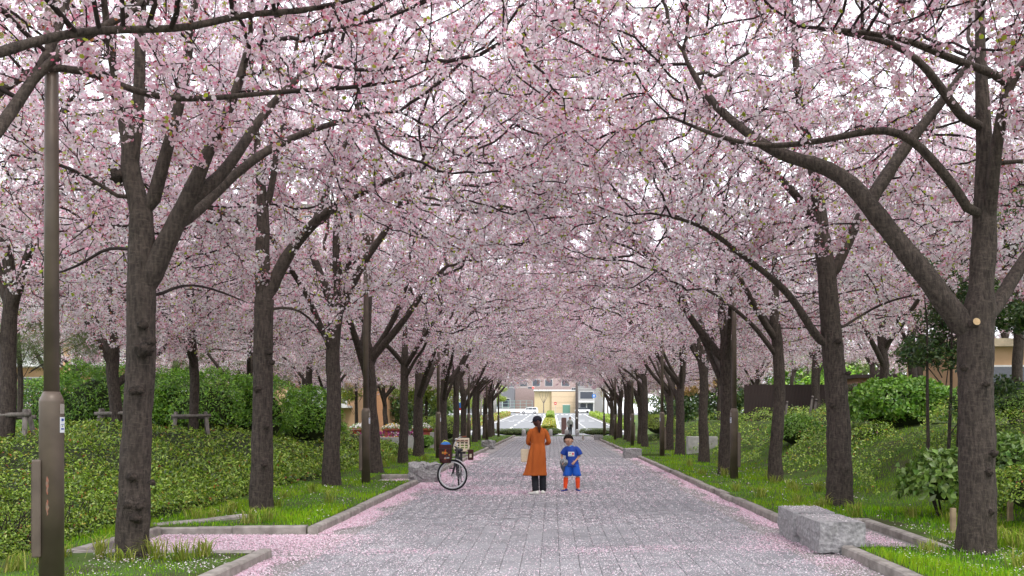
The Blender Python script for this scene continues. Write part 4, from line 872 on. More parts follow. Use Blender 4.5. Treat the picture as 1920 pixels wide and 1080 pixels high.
for (cx, cyy, sx, sy, m) in [(3.0, 11.6, .25, .35, 2600), (2.7, 10.9, .3, .2, 1300), (4.2, 11.6, .12, .6, 2200), (3.2, 9.9, .25, .2, 1500), (-1.8, 10.6, .5, .14, 700), (.6, 10.7, .35, .16, 500), (1.3, 10.9, .3, .16, 500), (-1.3, 18.9, .9, .3, 1700), (-2.2, 20.2, .7, .4, 2000), (-2.6, 22.5, .35, .8, 2600), (-3.7, 22.3, .3, .5, 1800), (.2, 19.2, 1.2, .35, 1100), (0, 27, 2, 1.2, 2500), (0, 23.5, 1.6, .5, 1200)]:
    x = rng.normal(cx, sx, m); y = rng.normal(cyy, sy, m); k = (x > -4.3) & (x < 4.4); X.append(x[k]); Yv.append(y[k]); Z.append(rng.uniform(0, .008, k.sum())); Cc.append(pick(PINK, k.sum(), None, .04)); Sz.append(np.full(k.sum(), .019))
# on the grass and on the granite bench
for (xa, xb, ya, yb, m) in [(-4.8, -3.3, 8.3, 10.0, 1300), (3.6, 5.2, 8.2, 10.6, 1500), (4.6, 5.6, 10.6, 12.6, 1100), (-5.5, -3.3, 12.4, 22, 900), (3.6, 6, 13, 26, 1000)]:
    x = rng.uniform(xa, xb, m); y = rng.uniform(ya, yb, m); pn = nz2(x, y, 1.6, 5); k = rng.random(m) < np.clip(.35 + pn * 1.6, .03, 1); X.append(x[k]); Yv.append(y[k]); Z.append(gz(x[k], y[k]) + rng.uniform(.01, .06, k.sum())); Cc.append(pick(PET, k.sum(), PETP, .04)); Sz.append(np.full(k.sum(), .02))
for (xa, xb, ya, yb, zt, m) in [(3.1, 3.56, 10.45, 11.28, .372, 170), (3.06, 3.52, 11.38, 12.18, .388, 230), (2.9, 3.4, 35.3, 35.9, .365, 60)]:
    X.append(rng.uniform(xa, xb, m)); Yv.append(rng.uniform(ya, yb, m)); Z.append(np.full(m, zt + .006)); Cc.append(pick(PET, m, PETP, .04)); Sz.append(np.full(m, .018))
X = np.concatenate(X); Yv = np.concatenate(Yv); Z = np.concatenate(Z); Sz = np.concatenate(Sz) * np.clip(Yv / 13, .85, 2.2) * rng.uniform(.7, 1.25, len(X)); Cc = np.concatenate(Cc)
V, Fq, C = petals(X, Yv, Z, Sz, Cc); tag(mesh('fallen_petals', V, Fq, M_petal, None, False, C), 'pale pink fallen petals strewn over the path and drifted along the kerbs', 'petals', kind='stuff')
# ------------------------------------------------------------------ planters, posts and low wall in the middle distance on the left
M_terra = mat('terracotta', (.40, .10, .06), (.30, .07, .045), scale=5, rough=.7)
wl = MB().box(-2.6, 2.6, -.12, .12, -.2, .5, bev=.02).build('low_wall', M_conc, None, loc=(-9.2, 44.6, .12)); tag(wl, 'low concrete wall in front of the red flower planters', 'wall')
def planter(label, x, y, flowers_c, z=.25):
    t = tag(empty('flower_planter', (x, y, z)), label, 'planter', 'red flower planters')
    MB().rings([(0, 0, 0, .34, .34), (0, 0, .3, .42, .42), (0, 0, .62, .5, .5)], 24).build('pot', M_terra, t, True)
    MB().rings([(0, 0, .62, .54, .54), (0, 0, .76, .56, .56), (0, 0, .765, .5, .5), (0, 0, .70, .48, .48)], 24).build('rim', M_terra, t, True)
    n = 420; a = rng.uniform(0, 6.28, n); r_ = np.sqrt(rng.random(n)) * .56; Pt = np.stack([r_ * np.cos(a), r_ * np.sin(a), .74 + .22 * (1 - (r_ / .6) ** 2) + rng.uniform(-.04, .04, n)], -1); N = unit(np.stack([np.cos(a) * r_, np.sin(a) * r_ - .2, np.full(n, .7)], -1) + rng.normal(0, .3, (n, 3)))
    V, Fc, C = leaves(Pt, N, .12, .06, pick(G_EV, n)); tag(mesh('foliage', V, Fc, M_leaf, t, False, C), kind='stuff')
    k = rng.random(n) < .55; V, Fc, C = flowers(Pt[k] + np.array([0, -.02, .05]), N[k], .09, pick(flowers_c, k.sum(), None, .04), 'fan'); tag(mesh('blooms', V, Fc, M_petal, t, False, C), kind='stuff')
planter('red planter of white flowers half hidden behind the second left lamp post', -10.1, 47.8, [(.85, .85, .83)])
planter('red planter of white flowers left of the fifth left-hand trunk', -8.35, 47.6, [(.85, .85, .83), (.85, .85, .83), (.8, .5, .05)])
planter('red planter of white flowers between the fifth and sixth left-hand trunks', -6.95, 48.6, [(.86, .86, .84)])
for k, (x, y, c, lb) in enumerate([(-9.2, 46.2, [(.42, .02, .22), (.55, .04, .3)], 'magenta flower bed left of the middle planter'), (-7.5, 46.4, [(.42, .02, .22), (.30, .02, .25), (.8, .6, .7)], 'magenta flower bed between the planters'), (-10.6, 45.8, [(.16, .03, .25), (.5, .08, .03)], 'purple flower bed at the left planter'), (-8.2, 45.2, [(.8, .78, .7), (.75, .45, .05), (.6, .05, .15)], 'white and yellow flowers on the low wall')]):
    t = tag(empty('flower_bed', (x, y, .35)), lb, 'flowers'); n = 500; Pt = np.stack([rng.normal(0, .38, n), rng.normal(0, .2, n), rng.uniform(0, .5, n) * (.5 if k == 3 else 1)], -1); N = unit(rng.normal(0, .6, (n, 3)) + np.array([0, -.6, .6]))
    V, Fc, C = leaves(Pt, N, .1, .05, pick(G_DK, n)); tag(mesh('foliage', V, Fc, M_leaf, t, False, C), kind='stuff')
    V, Fc, C = flowers(Pt[:300] + np.array([0, -.04, .04]), N[:300], .09, pick(c, 300), 'fan'); tag(mesh('blooms', V, Fc, M_petal, t, False, C), kind='stuff')
for x, y, h, lb in [(-6.15, 39.2, .72, 'pale square concrete post beside the fifth left-hand trunk'), (-5.95, 45.2, .78, 'pale square concrete post behind the sixth left-hand trunk')]:
    tag(MB().box(-.12, .12, -.12, .12, -.1, h, bev=.015).build('concrete_post', M_conc, None, loc=(x, y, gz1(x, y))), lb, 'post')
tag(MB().tube([(-12, 43.6, 1.12), (-10, 43.6, .98), (-8.6, 43.6, 1.06), (-7, 43.6, 1.2)], .014, 6).build('rope', mat('rope', (.5, .47, .4)), None), 'pale rope strung in front of the red planters', 'rope')
for x in (-12, -8.6, -7): tag(MB().tube([(0, 0, -.1), (0, 0, 1.22 - .1)], .03, 8).build('rope_post', M_log, None, loc=(x, 43.62, .1)), 'thin post carrying the rope by the planters', 'post', 'rope posts')
tag(MB().box(-.62, .62, -.2, .2, -.3, .62, bev=.03).build('utility_box', M_conc, None, loc=(6.2, 37.5, gz1(6.2, 37.5))), 'pale concrete box behind the fifth right-hand trunk', 'box')
# ------------------------------------------------------------------ dark board fence on the right bank
M_board = mat('dark_board', (.045, .03, .028), (.028, .019, .018), scale=3, rough=.7, stretch=(6, 6, .6))
fx0, fy = 9.4, 44.0; fz = gz1(11, fy); fe = tag(empty('board_fence', (fx0, fy, fz)), 'dark brown board fence on top of the right bank', 'fence')
bd = meshdata('board', *(lambda m: (m.v, m.f))(MB().box(-.075, .075, -.012, .012, 0, 1.75, bev=.004)), M_board)
for k in range(47): o = link('board', bd, fe, (k * .153, 0, rng.normal(0, .01))); 
for z in (.3, 1.4): MB().box(-.1, 7.2, .016, .06, z, z + .09).build('rail', M_board, fe)
for x in np.arange(0, 7.3, 1.8): MB().box(x - .05, x + .05, .062, .15, -.3, 1.7).build('post', M_board, fe)
# ------------------------------------------------------------------ end of the path: bollards, strip hedges, pillar, pole
for x, lb in [(-2.4, 'left of the woman in orange'), (-.12, 'just right of the woman in orange'), (1.25, 'directly behind the boy\'s head'), (2.15, 'right of the walking woman in grey')]:
    t = tag(empty('bollard', (x, 77.0, 0)), 'pale round-topped bollard %s' % lb, 'bollard', 'bollards across the end of the path')
    MB().rings([(0, 0, -.05, .17, .17), (0, 0, .42, .165, .165), (0, 0, .52, .15, .15), (0, 0, .58, .11, .11), (0, 0, .61, .05, .05), (0, 0, .615, .004, .004)], 20).build('shaft', M_conc, t, True)
    MB().rings([(0, 0, 0, .19, .19), (0, 0, .04, .19, .19), (0, 0, .05, .172, .172)], 20).build('foot_ring', M_kerb, t, True)
OL = [(.12, .17, .05), (.18, .22, .07), (.09, .13, .035), (.2, .3, .05)]
for x, rx, lb in [(-3.2, 2.3, 'low strip hedge across the end of the path, left part'), (.0, .75, 'low strip hedge at the end of the path below the median'), (4.1, 1.7, 'low strip hedge across the end of the path, right part')]:
    bush('clipped_hedge', lb, (x, 79.3, 0), (rx, .6, .62), 4200, .08, OL, None, int(120 + x), .85, cat='hedge', stems=0, core=.8)
for yy, L, z_, cc, lb in [(99, 17, .7, [(.36, .40, .04), (.5, .42, .05), (.25, .34, .04)], 'near yellow-green clipped hedge on the road median'), (165, 26, .8, [(.30, .42, .06), (.22, .33, .04)], 'far green clipped hedge on the road median')]:
    t = tag(empty('median_hedge', (-.3, yy, 0)), lb, 'hedge'); n = 5000; y_ = rng.uniform(-L, L, n); s_ = rng.uniform(-1, 1, n); top = rng.random(n) < .6
    x_ = np.where(top, s_ * .55, np.sign(s_) * .57); z = np.where(top, z_, rng.uniform(0, z_, n)) + gz(np.full(n, -.3), yy + y_) + .1
    fr = rng.random(n) < .2; y_ = np.where(fr, -L, y_); x_ = np.where(fr, s_ * .55, x_); z = np.where(fr, gz1(-.3, yy - L) + .1 + rng.uniform(0, z_, n), z)
    V, Fc, C = leaves(np.stack([x_, y_, z], -1) + rng.normal(0, .03, (n, 3)), unit(rng.normal(0, .5, (n, 3)) + np.array([0, -.3, .8])), .2, .12, pick(cc, n, None, .15)); tag(mesh('foliage', V, Fc, M_leaf, t, False, C), kind='stuff')
    za, zb = gz1(-.3, yy - L) + .05, gz1(-.3, yy + L) + .05
    Vb = [(x, y, z0 + dz) for (y, z0) in ((-L, za), (L, zb)) for x, dz in ((-.52, -.2), (.52, -.2), (.52, z_ - .05), (-.52, z_ - .05))]
    mesh('shade_core', Vb, [(0, 1, 2, 3), (7, 6, 5, 4), (0, 4, 5, 1), (1, 5, 6, 2), (2, 6, 7, 3), (3, 7, 4, 0)], MATS['hedge_shade'], t)  # dark backing box, coloured as the shaded inside of the hedge
M_pillar = mat('brown_granite', (.13, .075, .07), (.09, .05, .048), scale=40, rough=.5)
t = tag(empty('stone_pillar', (1.1, 84, 0)), 'dark red-brown square pillar left of the walking woman', 'pillar')
MB().box(-.235, .235, -.235, .235, -.1, 1.55, bev=.015).build('shaft', M_pillar, t); MB().box(-.2, .2, -.2, .2, 1.55, 1.6, bev=.01).build('cap', M_pillar, t)
M_pole = mat('dark_pole', (.075, .06, .055), (.05, .04, .038), rough=.5)
t = tag(empty('utility_pole', (2.3, 84.3, 0)), 'tall dark pole right of the walking woman at the path end', 'pole')
MB().rings([(0, 0, -.1, .15, .15), (0, 0, 2.2, .15, .15), (0, 0, 2.25, .13, .13), (0, 0, 7.2, .1, .1)], 18).build('shaft', M_pole, t, True); MB().box(-.05, .05, -.158, -.149, 1.5, 1.62).build('plate', M_white, t)
# ------------------------------------------------------------------ the road beyond
M_road = mat('asphalt', (.22, .225, .235), (.18, .185, .195), scale=1.5, rough=.85, bump=.1)
M_mark = mat('road_paint', (.74, .74, .74), (.6, .6, .6), scale=3, rough=.7)
def rz_(y): return gz1(0, y)
ysr = [80.4, 90, 110, 130, 150, 170, 190, 205, 224.9, 226, 232]
V = []; 
for y in ysr: V += [(-8.5, y, rz_(y) + .012), (7.6, y, rz_(y) + .012)]
rd = tag(mesh('road', V, [(2 * k, 2 * k + 1, 2 * k + 3, 2 * k + 2) for k in range(len(ysr) - 1)], M_road), kind='structure')
V = []
for x in (-70, -8.5): V += [(x, 196, rz_(196) + .010), (x, 224.9, rz_(224.9) + .010)]
for x in (7.6, 70): V += [(x, 196, rz_(196) + .010), (x, 224.9, rz_(224.9) + .010)]
tag(mesh('cross_road', V, [(0, 2, 3, 1), (4, 6, 7, 5)], M_road), kind='structure')
def mark(x0, x1, y0, y1):
    n = max(1, int((y1 - y0) / 6)); yy = np.linspace(y0, y1, n + 1); V = []
    for y in yy: V += [(x0, y, rz_(y) + .03), (x1, y, rz_(y) + .03)]
    mesh('road_marking', V, [(2 * k, 2 * k + 1, 2 * k + 3, 2 * k + 2) for k in range(n)], M_mark, rd)
mark(.62, .92, 82, 190); mark(-1.6, -1.3, 82, 190); mark(-8.1, -7.85, 82, 190); mark(7.0, 7.25, 82, 190)
for y in np.arange(84, 190, 6.5): mark(3.65, 3.85, y, y + 3.4)
for y in np.arange(88, 190, 12): mark(-4.75, -4.5, y, y + 6)
for x in np.arange(-8, 7, 1.5):
    if -1.9 < x < .7: continue
    mark(x, x + .85, 135, 136.6); mark(x + .3, x + 1.2, 143, 144.4)
for x in np.arange(-8, 7.2, 1.0): mark(x, x + .5, 197, 203)
mark(-8, -1.6, 191, 192.2)
for sx, x in ((-1, -9.2), (1, 8.3)):
    t = tag(empty('roadside_hedge', (x, 140, 0)), 'long clipped hedge along the %s side of the far road' % ('left' if sx < 0 else 'right'), 'hedge'); n = 5000; y_ = rng.uniform(-44, 44, n); x_ = rng.uniform(-.6, .6, n) ; hh = rng.uniform(0, .9, n); x_ = np.where(hh > .8, x_, -sx * .6); z = gz(np.full(n, float(x)), 140 + y_) + hh
    V, Fc, C = leaves(np.stack([x_, y_, z], -1) + rng.normal(0, .04, (n, 3)), unit(rng.normal(0, .5, (n, 3)) + np.array([-sx * .4, -.3, .6])), .3, .2, pick([(.30, .40, .05), (.2, .3, .04), (.4, .2, .06)] if sx < 0 else [(.34, .46, .04), (.25, .38, .03)], n, None, .15)); tag(mesh('foliage', V, Fc, M_leaf, t, False, C), kind='stuff')
    za, zb = gz1(x, 96), gz1(x, 184); Vb = [(q, y, z0 + dz) for (y, z0) in ((-44, za), (44, zb)) for q, dz in ((-.5, -.2), (.5, -.2), (.5, .8), (-.5, .8))]
    mesh('shade_core', Vb, [(0, 1, 2, 3), (7, 6, 5, 4), (0, 4, 5, 1), (1, 5, 6, 2), (2, 6, 7, 3), (3, 7, 4, 0)], MATS['hedge_shade'], t)  # dark box behind the leaves, shade painted as its colour
    kerb = MB()
    V = [(-sx * .95 + q, y, z0 + dz) for (y, z0) in ((-44, za), (44, zb)) for q, dz in ((-.1, -.1), (.1, -.1), (.1, .14), (-.1, .14))]; mesh('edging', V, [(0, 1, 2, 3), (7, 6, 5, 4), (0, 4, 5, 1), (1, 5, 6, 2), (2, 6, 7, 3), (3, 7, 4, 0)], M_kerb, t)
# bare street trees in rows beyond the road hedges
M_greybark = mat('grey_bark', (.2, .17, .15), (.13, .11, .1), scale=5)
for k, (x, y) in enumerate([(-10.8, 100), (-10.9, 112), (-10.7, 126), (-11, 140), (-10.8, 170), (9.9, 100), (9.8, 110), (10, 122), (9.8, 134), (10.1, 146), (9.9, 160), (10, 176)]):
    t = tag(empty('street_tree', (x, y, gz1(x, y))), '%s grey-trunked street tree from the near end of the far road, %s side' % (ORD[k if k < 5 else k - 5], 'left' if k < 5 else 'right'), 'tree', 'street trees along the far road'); lr = random.Random(k); mb = MB()
    MB().tube([(0, 0, -.1), (lr.gauss(0, .08), 0, 1.8), (lr.gauss(0, .15), 0, 3.4)], [.19, .15, .12], 8).build('trunk', M_greybark, t, True); mb = MB(); tipsP = []
    for q in range(7):
        a = lr.uniform(0, 6.28); p1 = (math.cos(a) * .7, math.sin(a) * .7, 4.4 + lr.random()); p2 = (math.cos(a) * 1.6, math.sin(a) * 1.6, 6 + lr.random() * 1.5); mb.tube([(0, 0, 3.0), p1, p2], [.07, .05, .015], 5); tipsP += [p1, p2]
    mb.build('branches', M_greybark, t); tp = np.array(tipsP); n = 700; Pt = tp[rng.integers(0, len(tp), n)] + rng.normal(0, .55, (n, 3)); cols = [(.55, .4, .42), (.6, .45, .45), (.35, .36, .12)] if k < 5 else [(.5, .38, .36), (.38, .4, .14)]
    V, Fc, C = leaves(Pt, unit(rng.normal(0, 1, (n, 3))), .2, .14, pick(cols, n)); tag(mesh('crown', V, Fc, M_leaf, t, False, C), kind='stuff')
# white van
def van(label, loc, rz):
    t = tag(empty('parked_van', loc, rz), label, 'van'); Mw = mat('car_white', (.80, .80, .80), (.78, .78, .78), rough=.25, spec=.6); Mg = mat('car_glass', (.05, .06, .07), (.04, .05, .06), rough=.1, spec=.8)
    prof = [(-2.1, .28), (-2.12, .55), (-1.98, .78), (-1.3, .98), (-.55, 1.46), (-.1, 1.56), (1.3, 1.57), (1.85, 1.5), (2.05, 1.0), (2.1, .5), (2.05, .28)]
    V = []
    for s in (-1, 1):
        for x, z in prof: V.append((x, s * (.83 if z < 1.05 else .83 - (z - 1.05) * .28), z))
    n = len(prof); Fc = [tuple(range(n)), tuple(range(2 * n - 1, n - 1, -1))] + [(k, n + k, n + (k + 1) % n, (k + 1) % n) for k in range(n)]; mesh('body', V, Fc, Mw, t)
    for s in (-1, 1):
        yy = lambda z: s * ((.83 if z < 1.05 else .83 - (z - 1.05) * .28) + .006)
        for poly in ([(-1.05, 1.03), (-.5, 1.4), (-.3, 1.42), (-.3, 1.03)], [(-.22, 1.03), (-.22, 1.43), (.7, 1.45), (.7, 1.03)], [(.78, 1.03), (.78, 1.45), (1.6, 1.42), (1.8, 1.05)]):
            mesh('side_window', [(x, yy(z), z) for x, z in poly], [tuple(range(4))], Mg, t)
        for x in (-1.3, 1.3):
            w_ = MB().tube([(x, s * .70, .32), (x, s * .86, .32)], .32, 20).build('wheel', M_rubber, t); MB().tube([(x, s * .861, .32), (x, s * .868, .32)], [.21, .2], 16).build('hubcap', M_steel, w_)
        mesh('headlight', [(-2.1, s * .84, .66), (-1.85, s * .845, .82), (-1.7, s * .845, .8), (-1.8, s * .845, .68)], [(0, 1, 2, 3)], M_steel, t)
        MB().box(-.95, -.78, s * .9 - .05, s * .9 + .05, 1.0, 1.14, bev=.02).build('mirror', Mw, t)
    mesh('windscreen', [(-1.28, -.7, 1.0), (-1.28, .7, 1.0), (-.57, .62, 1.455), (-.57, -.62, 1.455)], [(0, 1, 2, 3)], Mg, t)
van('white compact van crossing the far junction', (-5.3, 211, gz1(-5.3, 211) + .02), 0)
# ------------------------------------------------------------------ buildings
def block(parent, name, x0, x1, y0, y1, z0, z1, m): return MB().box(x0, x1, y0, y1, z0, z1).build(name, m, parent)
M_glassd = mat('dark_glass', (.045, .055, .075), (.035, .04, .055), rough=.12, spec=.7)
def window(parent, x0, x1, y, z0, z1, fr=.08, m=None):
    w_ = block(parent, 'window', x0, x1, y - .05, y + .02, z0, z1, m or M_white); block(w_, 'pane', x0 + fr, x1 - fr, y - .065, y - .052, z0 + fr, z1 - fr, M_glassd)
M_peach = mat('peach_render', (.60, .40, .25), (.54, .35, .21), scale=1.2, rough=.9); M_rail = mat('balcony_white', (.78, .78, .77), (.7, .7, .69), scale=2, rough=.6)
t = tag(empty('apartment_building', (-30, 66, 0)), 'peach apartment block with white balconies behind the left trees', 'building')
block(t, 'wall', -16, 15.5, 1.3, 12, -1, 17, M_peach)
for k, x in enumerate(np.arange(-16, 15, 5.2)):
    block(t, 'pier', x, x + .8, 0, 1.29, -1, 17, M_peach)
    for fl in range(5):
        z = 2.3 + fl * 3.0
        bl = block(t, 'balcony', x + .8, x + 5.2, -.45, 1.28, z, z + .16, M_rail)
        if (k + fl) % 3 != 1: block(bl, 'parapet', x + .82, x + 5.18, -.44, -.32, z + .16, z + 1.25, M_rail)
        else:
            for q in np.arange(x + .85, x + 5.2, .22): block(bl, 'railing_bar', q, q + .035, -.42, -.385, z + .16, z + 1.15, M_rail)
            block(bl, 'handrail', x + .82, x + 5.18, -.43, -.37, z + 1.15, z + 1.22, M_rail)
        window(t, x + 1.4, x + 4.6, 1.28, z + .25, z + 2.3)
block(t, 'roof', -16.4, 15.9, -.6, 12.3, 17, 17.5, M_rail)
t = tag(empty('annexe_building', (-16.5, 72, 0)), 'low orange-walled building with a dark window right of the forked trunk', 'building')
block(t, 'wall', -4, 3.4, 0, 8, -1, 7.0, mat('orange_render', (.56, .33, .19), (.5, .28, .16), rough=.9)); block(t, 'roof', -4.3, 3.7, -.3, 8.3, 7, 7.4, M_rail); window(t, -1.4, .1, 0, 3.0, 4.3); window(t, 1.0, 2.4, 0, 3.0, 4.3); block(t, 'band', -4.02, 3.42, -.06, -.01, 4.9, 5.2, M_rail)
t = tag(empty('low_building', (22, 40, 1.3)), 'low peach building behind the evergreens at the right edge', 'building')
block(t, 'wall', -4, 5, 0, 6, -.5, 3.4, M_peach); block(t, 'roof', -4.4, 5.4, -.4, 6.4, 3.4, 3.75, mat('roof_beige', (.5, .42, .3))); window(t, -3, -1, 0, 1.0, 2.6); window(t, .6, 2.4, 0, 1.0, 2.6)
t = tag(empty('garden_hut', (19.0, 51, 1.6)), 'small pinkish hut with a dark opening behind the right-bank cherries', 'hut')
block(t, 'wall', -1.8, 1.8, 0, 3, -.5, 2.2, mat('hut_pink', (.42, .24, .19), (.36, .2, .16))); block(t, 'roof', -2.1, 2.1, -.4, 3.3, 2.2, 2.4, M_board); block(t, 'opening', -.9, .5, -.02, .01, .8, 1.9, M_glassd)
# buildings beyond the junction
g0 = gz1(0, 236); M_beige = mat('beige_brick', (.60, .49, .30), (.54, .43, .26), scale=4, rough=.9); M_beige2 = mat('beige_panel', (.66, .52, .36), (.6, .46, .31), scale=4, rough=.9)
t = tag(empty('beige_building', (0, 237, g0)), 'beige two-storey building with a green door closing the view', 'building')
block(t, 'wall', -4.6, -.1, 0, 12, -1, 5.8, M_beige); block(t, 'wall', -.1, 6.1, -.8, 12, -1, 5.7, M_beige2); cp = block(t, 'parapet', -4.8, 6.2, -.9, 12.2, 5.82, 6.2, M_white)
dr = block(t, 'door', 2.8, 4.7, -.88, -.79, -.2, 2.2, mat('green_door', (.16, .30, .24), (.12, .25, .2))); block(dr, 'door_frame', 2.7, 4.8, -.86, -.8, 2.2, 2.32, M_white); block(t, 'seam', -.16, -.1, -.82, -.6, 0, 5.6, mat('seam', (.4, .33, .22)))
for z in (1.4, 2.9, 4.3): block(t, 'course', -.1, 6.1, -.82, -.801, z, z + .06, mat('seam', (.4, .33, .22)))
t = tag(empty('pinkish_building', (0, 252, g0)), 'pink-grey building with a dark window above the beige one', 'building')
block(t, 'wall', -12, 14, 0, 12, -1, 12.5, mat('pink_grey', (.36, .27, .26), (.3, .23, .22), scale=3)); window(t, 2.6, 4.9, 0, 7.6, 9.6); block(t, 'roof_band', -12.2, 14.2, -.2, 12.2, 12.5, 14.2, mat('pale_cyan', (.5, .62, .66), (.42, .55, .6)))
for x in (-9, -5.5, -2, 7, 10): window(t, x, x + 2.2, 0, 7.6, 9.6)
t = tag(empty('white_building', (0, 275, g0)), 'tall white building with a blue roof line showing through the blossom', 'building')
block(t, 'wall', -11, 14, 0, 14, -1, 17, M_white); block(t, 'roof_line', -11.2, 14.2, -.2, 14.2, 17, 17.9, mat('blue_roof', (.06, .2, .62), (.05, .17, .55)))
for z in (12.6, 15): 
    for x in np.arange(-10, 13, 3.2): window(t, x, x + 2.4, 0, z, z + 1.3)
t = tag(empty('glass_entrance', (9.2, 232, g0)), 'glass-fronted entrance right of the beige building', 'building')
block(t, 'wall', -2.6, 4, 0, 9, -1, 7, mat('grey_panel', (.3, .29, .29))); block(t, 'canopy', -2.4, 1.6, -1.2, .0, 2.75, 3.2, M_white); window(t, -2.1, -.4, 0, .1, 2.6); window(t, -.3, 1.4, 0, .1, 2.6); window(t, -2.1, 1.4, 0, 3.6, 5.6)
t = tag(empty('grey_building', (-16, 238, g0)), 'grey building behind the fence at the far left of the junction', 'building')
block(t, 'wall', -8, 6, 0, 9, -1, 8, mat('grey_wall', (.2, .2, .22), (.16, .16, .18))); [window(t, x, x + 2, 0, 1.5, 4) for x in (-6, -3, 0, 3)]; block(t, 'roof', -8.2, 6.2, -.2, 9.2, 8, 8.4, M_rail)
t = tag(empty('guard_fence', (-12, 226.5, g0)), 'white guard rail and mesh fence behind the white van', 'fence')
block(t, 'rail', -8, 7, 0, .12, .3, 1.1, M_white)
for x in np.arange(-8, 7.1, 1.5): block(t, 'post', x, x + .1, .3, .4, 0, 3.2, mat('fence_green', (.3, .42, .4)))
for z in (1.6, 2.4, 3.1): block(t, 'wire', -8, 7, .33, .37, z, z + .06, MATS['fence_green'])
t = tag(empty('white_car', (7.6, 226, g0)), 'white car partly showing before the glass entrance', 'car')
MB().box(-1.9, 1.9, -.8, .8, .3, .9, bev=.12).build('body', MATS['car_white'], t); MB().box(-1.1, 1.3, -.7, .7, .9, 1.4, bev=.15).build('cabin', MATS['car_glass'], t)
for x in (-1.2, 1.2): MB().tube([(x, -.82, .3), (x, -.6, .3)], .3, 16).build('wheel', M_rubber, t)
# signals and signs
M_red = bpy.data.materials.new('signal_red'); M_red.use_nodes = True; bs = M_red.node_tree.nodes['Principled BSDF']; bs.inputs['Base Color'].default_value = (.6, .02, .02, 1); bs.inputs['Emission Color'].default_value = (1, .05, .03, 1); bs.inputs['Emission Strength'].default_value = 1.2
def signal(label, x, y, z, xp):
    t = tag(empty('traffic_signal', (xp, y, gz1(xp, y))), label, 'traffic light', 'traffic lights at the junction'); zz = z - gz1(xp, y); MB().tube([(0, 0, -.1), (0, 0, zz + .5)], [.11, .08], 10).build('post', M_conc, t, True); MB().tube([(0, 0, zz), (x - xp, 0, zz)], .05, 8).build('arm', M_conc, t, True)
    h_ = MB().box(x - xp - .6, x - xp + .6, -.15, .1, zz - .22, zz + .22, bev=.05).build('signal_head', M_conc, t)
    for k, dx in enumerate((-.36, 0, .36)): MB().tube([(x - xp + dx, -.152, zz), (x - xp + dx, -.2, zz)], .16, 14).build('lens', M_red if k == 2 else M_glassd, h_)
signal('traffic light showing red at the far left of the junction', -6.0, 150, 7.3, -9.6)
signal('traffic light showing red left of the beige building', -3.7, 160, 6.9, -9.9)
signal('traffic light showing red right of the beige building', 4.0, 160, 6.7, 8.9)
t = tag(empty('no_entry_sign', (.75, 200, gz1(.75, 200))), 'round red sign on a post in front of the beige wall', 'sign'); MB().tube([(0, 0, 0), (0, 0, 2.7)], .04, 8).build('post', M_conc, t); d_ = MB().tube([(0, -.05, 2.5), (0, -.07, 2.5)], .32, 20).build('disc', mat('sign_red', (.55, .03, .03)), t); block(d_, 'bar', -.2, .2, -.085, -.075, 2.44, 2.56, M_white)
t = tag(empty('road_sign', (8.1, 175, gz1(8.1, 175))), 'small blue arrow sign on a post at the right of the far road', 'sign'); MB().tube([(0, 0, 0), (0, 0, 4.2)], .05, 8).build('post', M_white, t); d_ = MB().tube([(0, -.06, 4.0), (0, -.08, 4.0)], .4, 20).build('disc', mat('sign_blue', (.05, .2, .6)), t); mesh('arrow', [(-.06, -.09, 3.75), (.06, -.09, 3.75), (.06, -.09, 4.05), (.18, -.09, 4.05), (0, -.09, 4.28), (-.18, -.09, 4.05), (-.06, -.09, 4.05)], [(0, 1, 2, 6), (5, 3, 4)], M_white, d_)
t = tag(empty('banner_sign', (-5.2, 52, .1)), 'small blue and red sign behind the left lamp posts', 'sign'); MB().tube([(0, 0, 0), (0, 0, 2.4)], .03, 8).build('post', M_conc, t); block(t, 'board', -.2, .2, -.05, -.02, 1.9, 2.35, mat('sign_blue', (.05, .2, .6))); block(t, 'red_band', -.2, .2, -.056, -.051, 1.9, 2.03, mat('sign_red', (.55, .03, .03)))
bare = tag(empty('street_tree', (-2.1, 228, g0)), 'bare young tree in front of the beige building', 'tree'); MB().tube([(0, 0, 0), (0, 0, 2.6)], [.14, .1], 8).build('trunk', M_greybark, bare); mb = MB(); [mb.tube([(0, 0, 2.4), (a * .9, 0, 4.2), (a * 1.4, .2, 6.2)], [.08, .05, .02], 5) for a in (-1, -.3, .5, 1)]; mb.build('branches', M_greybark, bare)
# ------------------------------------------------------------------ bicycle
M_cream = mat('cream_plastic', (.70, .62, .47), (.64, .56, .42), rough=.45); M_bag = mat('dark_red_bag', (.07, .018, .018), (.045, .012, .012), scale=6, rough=.6)
B = tag(empty('bicycle', (-2.15, 19.55, .0)), 'parked city bicycle with front wheel turned, basket and cream child seat', 'bicycle')
def wheel(name, c, ax, Rw=.335):
    c = Vector(c); a = Vector(ax).normalized(); w_ = MB().torus(c, Rw - .018, .019, a, 48, 8).build('tyre', M_rubber, None, True); o = empty(name, (0, 0, 0), 0, B); w_.parent = o
    MB().torus(c, Rw - .052, .016, a, 48, 6).build('rim', mat('alloy_rim', (.72, .72, .73), (.66, .66, .67), rough=.35, metal=.3), o, True); u = a.orthogonal().normalized(); v = a.cross(u); mb = MB()
    for k in range(24):
        t_ = 2 * math.pi * k / 24; d = u * math.cos(t_) + v * math.sin(t_); mb.tube([tuple(c + a * (.03 if k % 2 else -.03) + d * .02), tuple(c + d * (Rw - .06))], .0016, 3)
    mb.build('spokes', M_steel, o); MB().tube([tuple(c - a * .055), tuple(c + a * .055)], .024, 12).build('hub', M_steel, o, True)
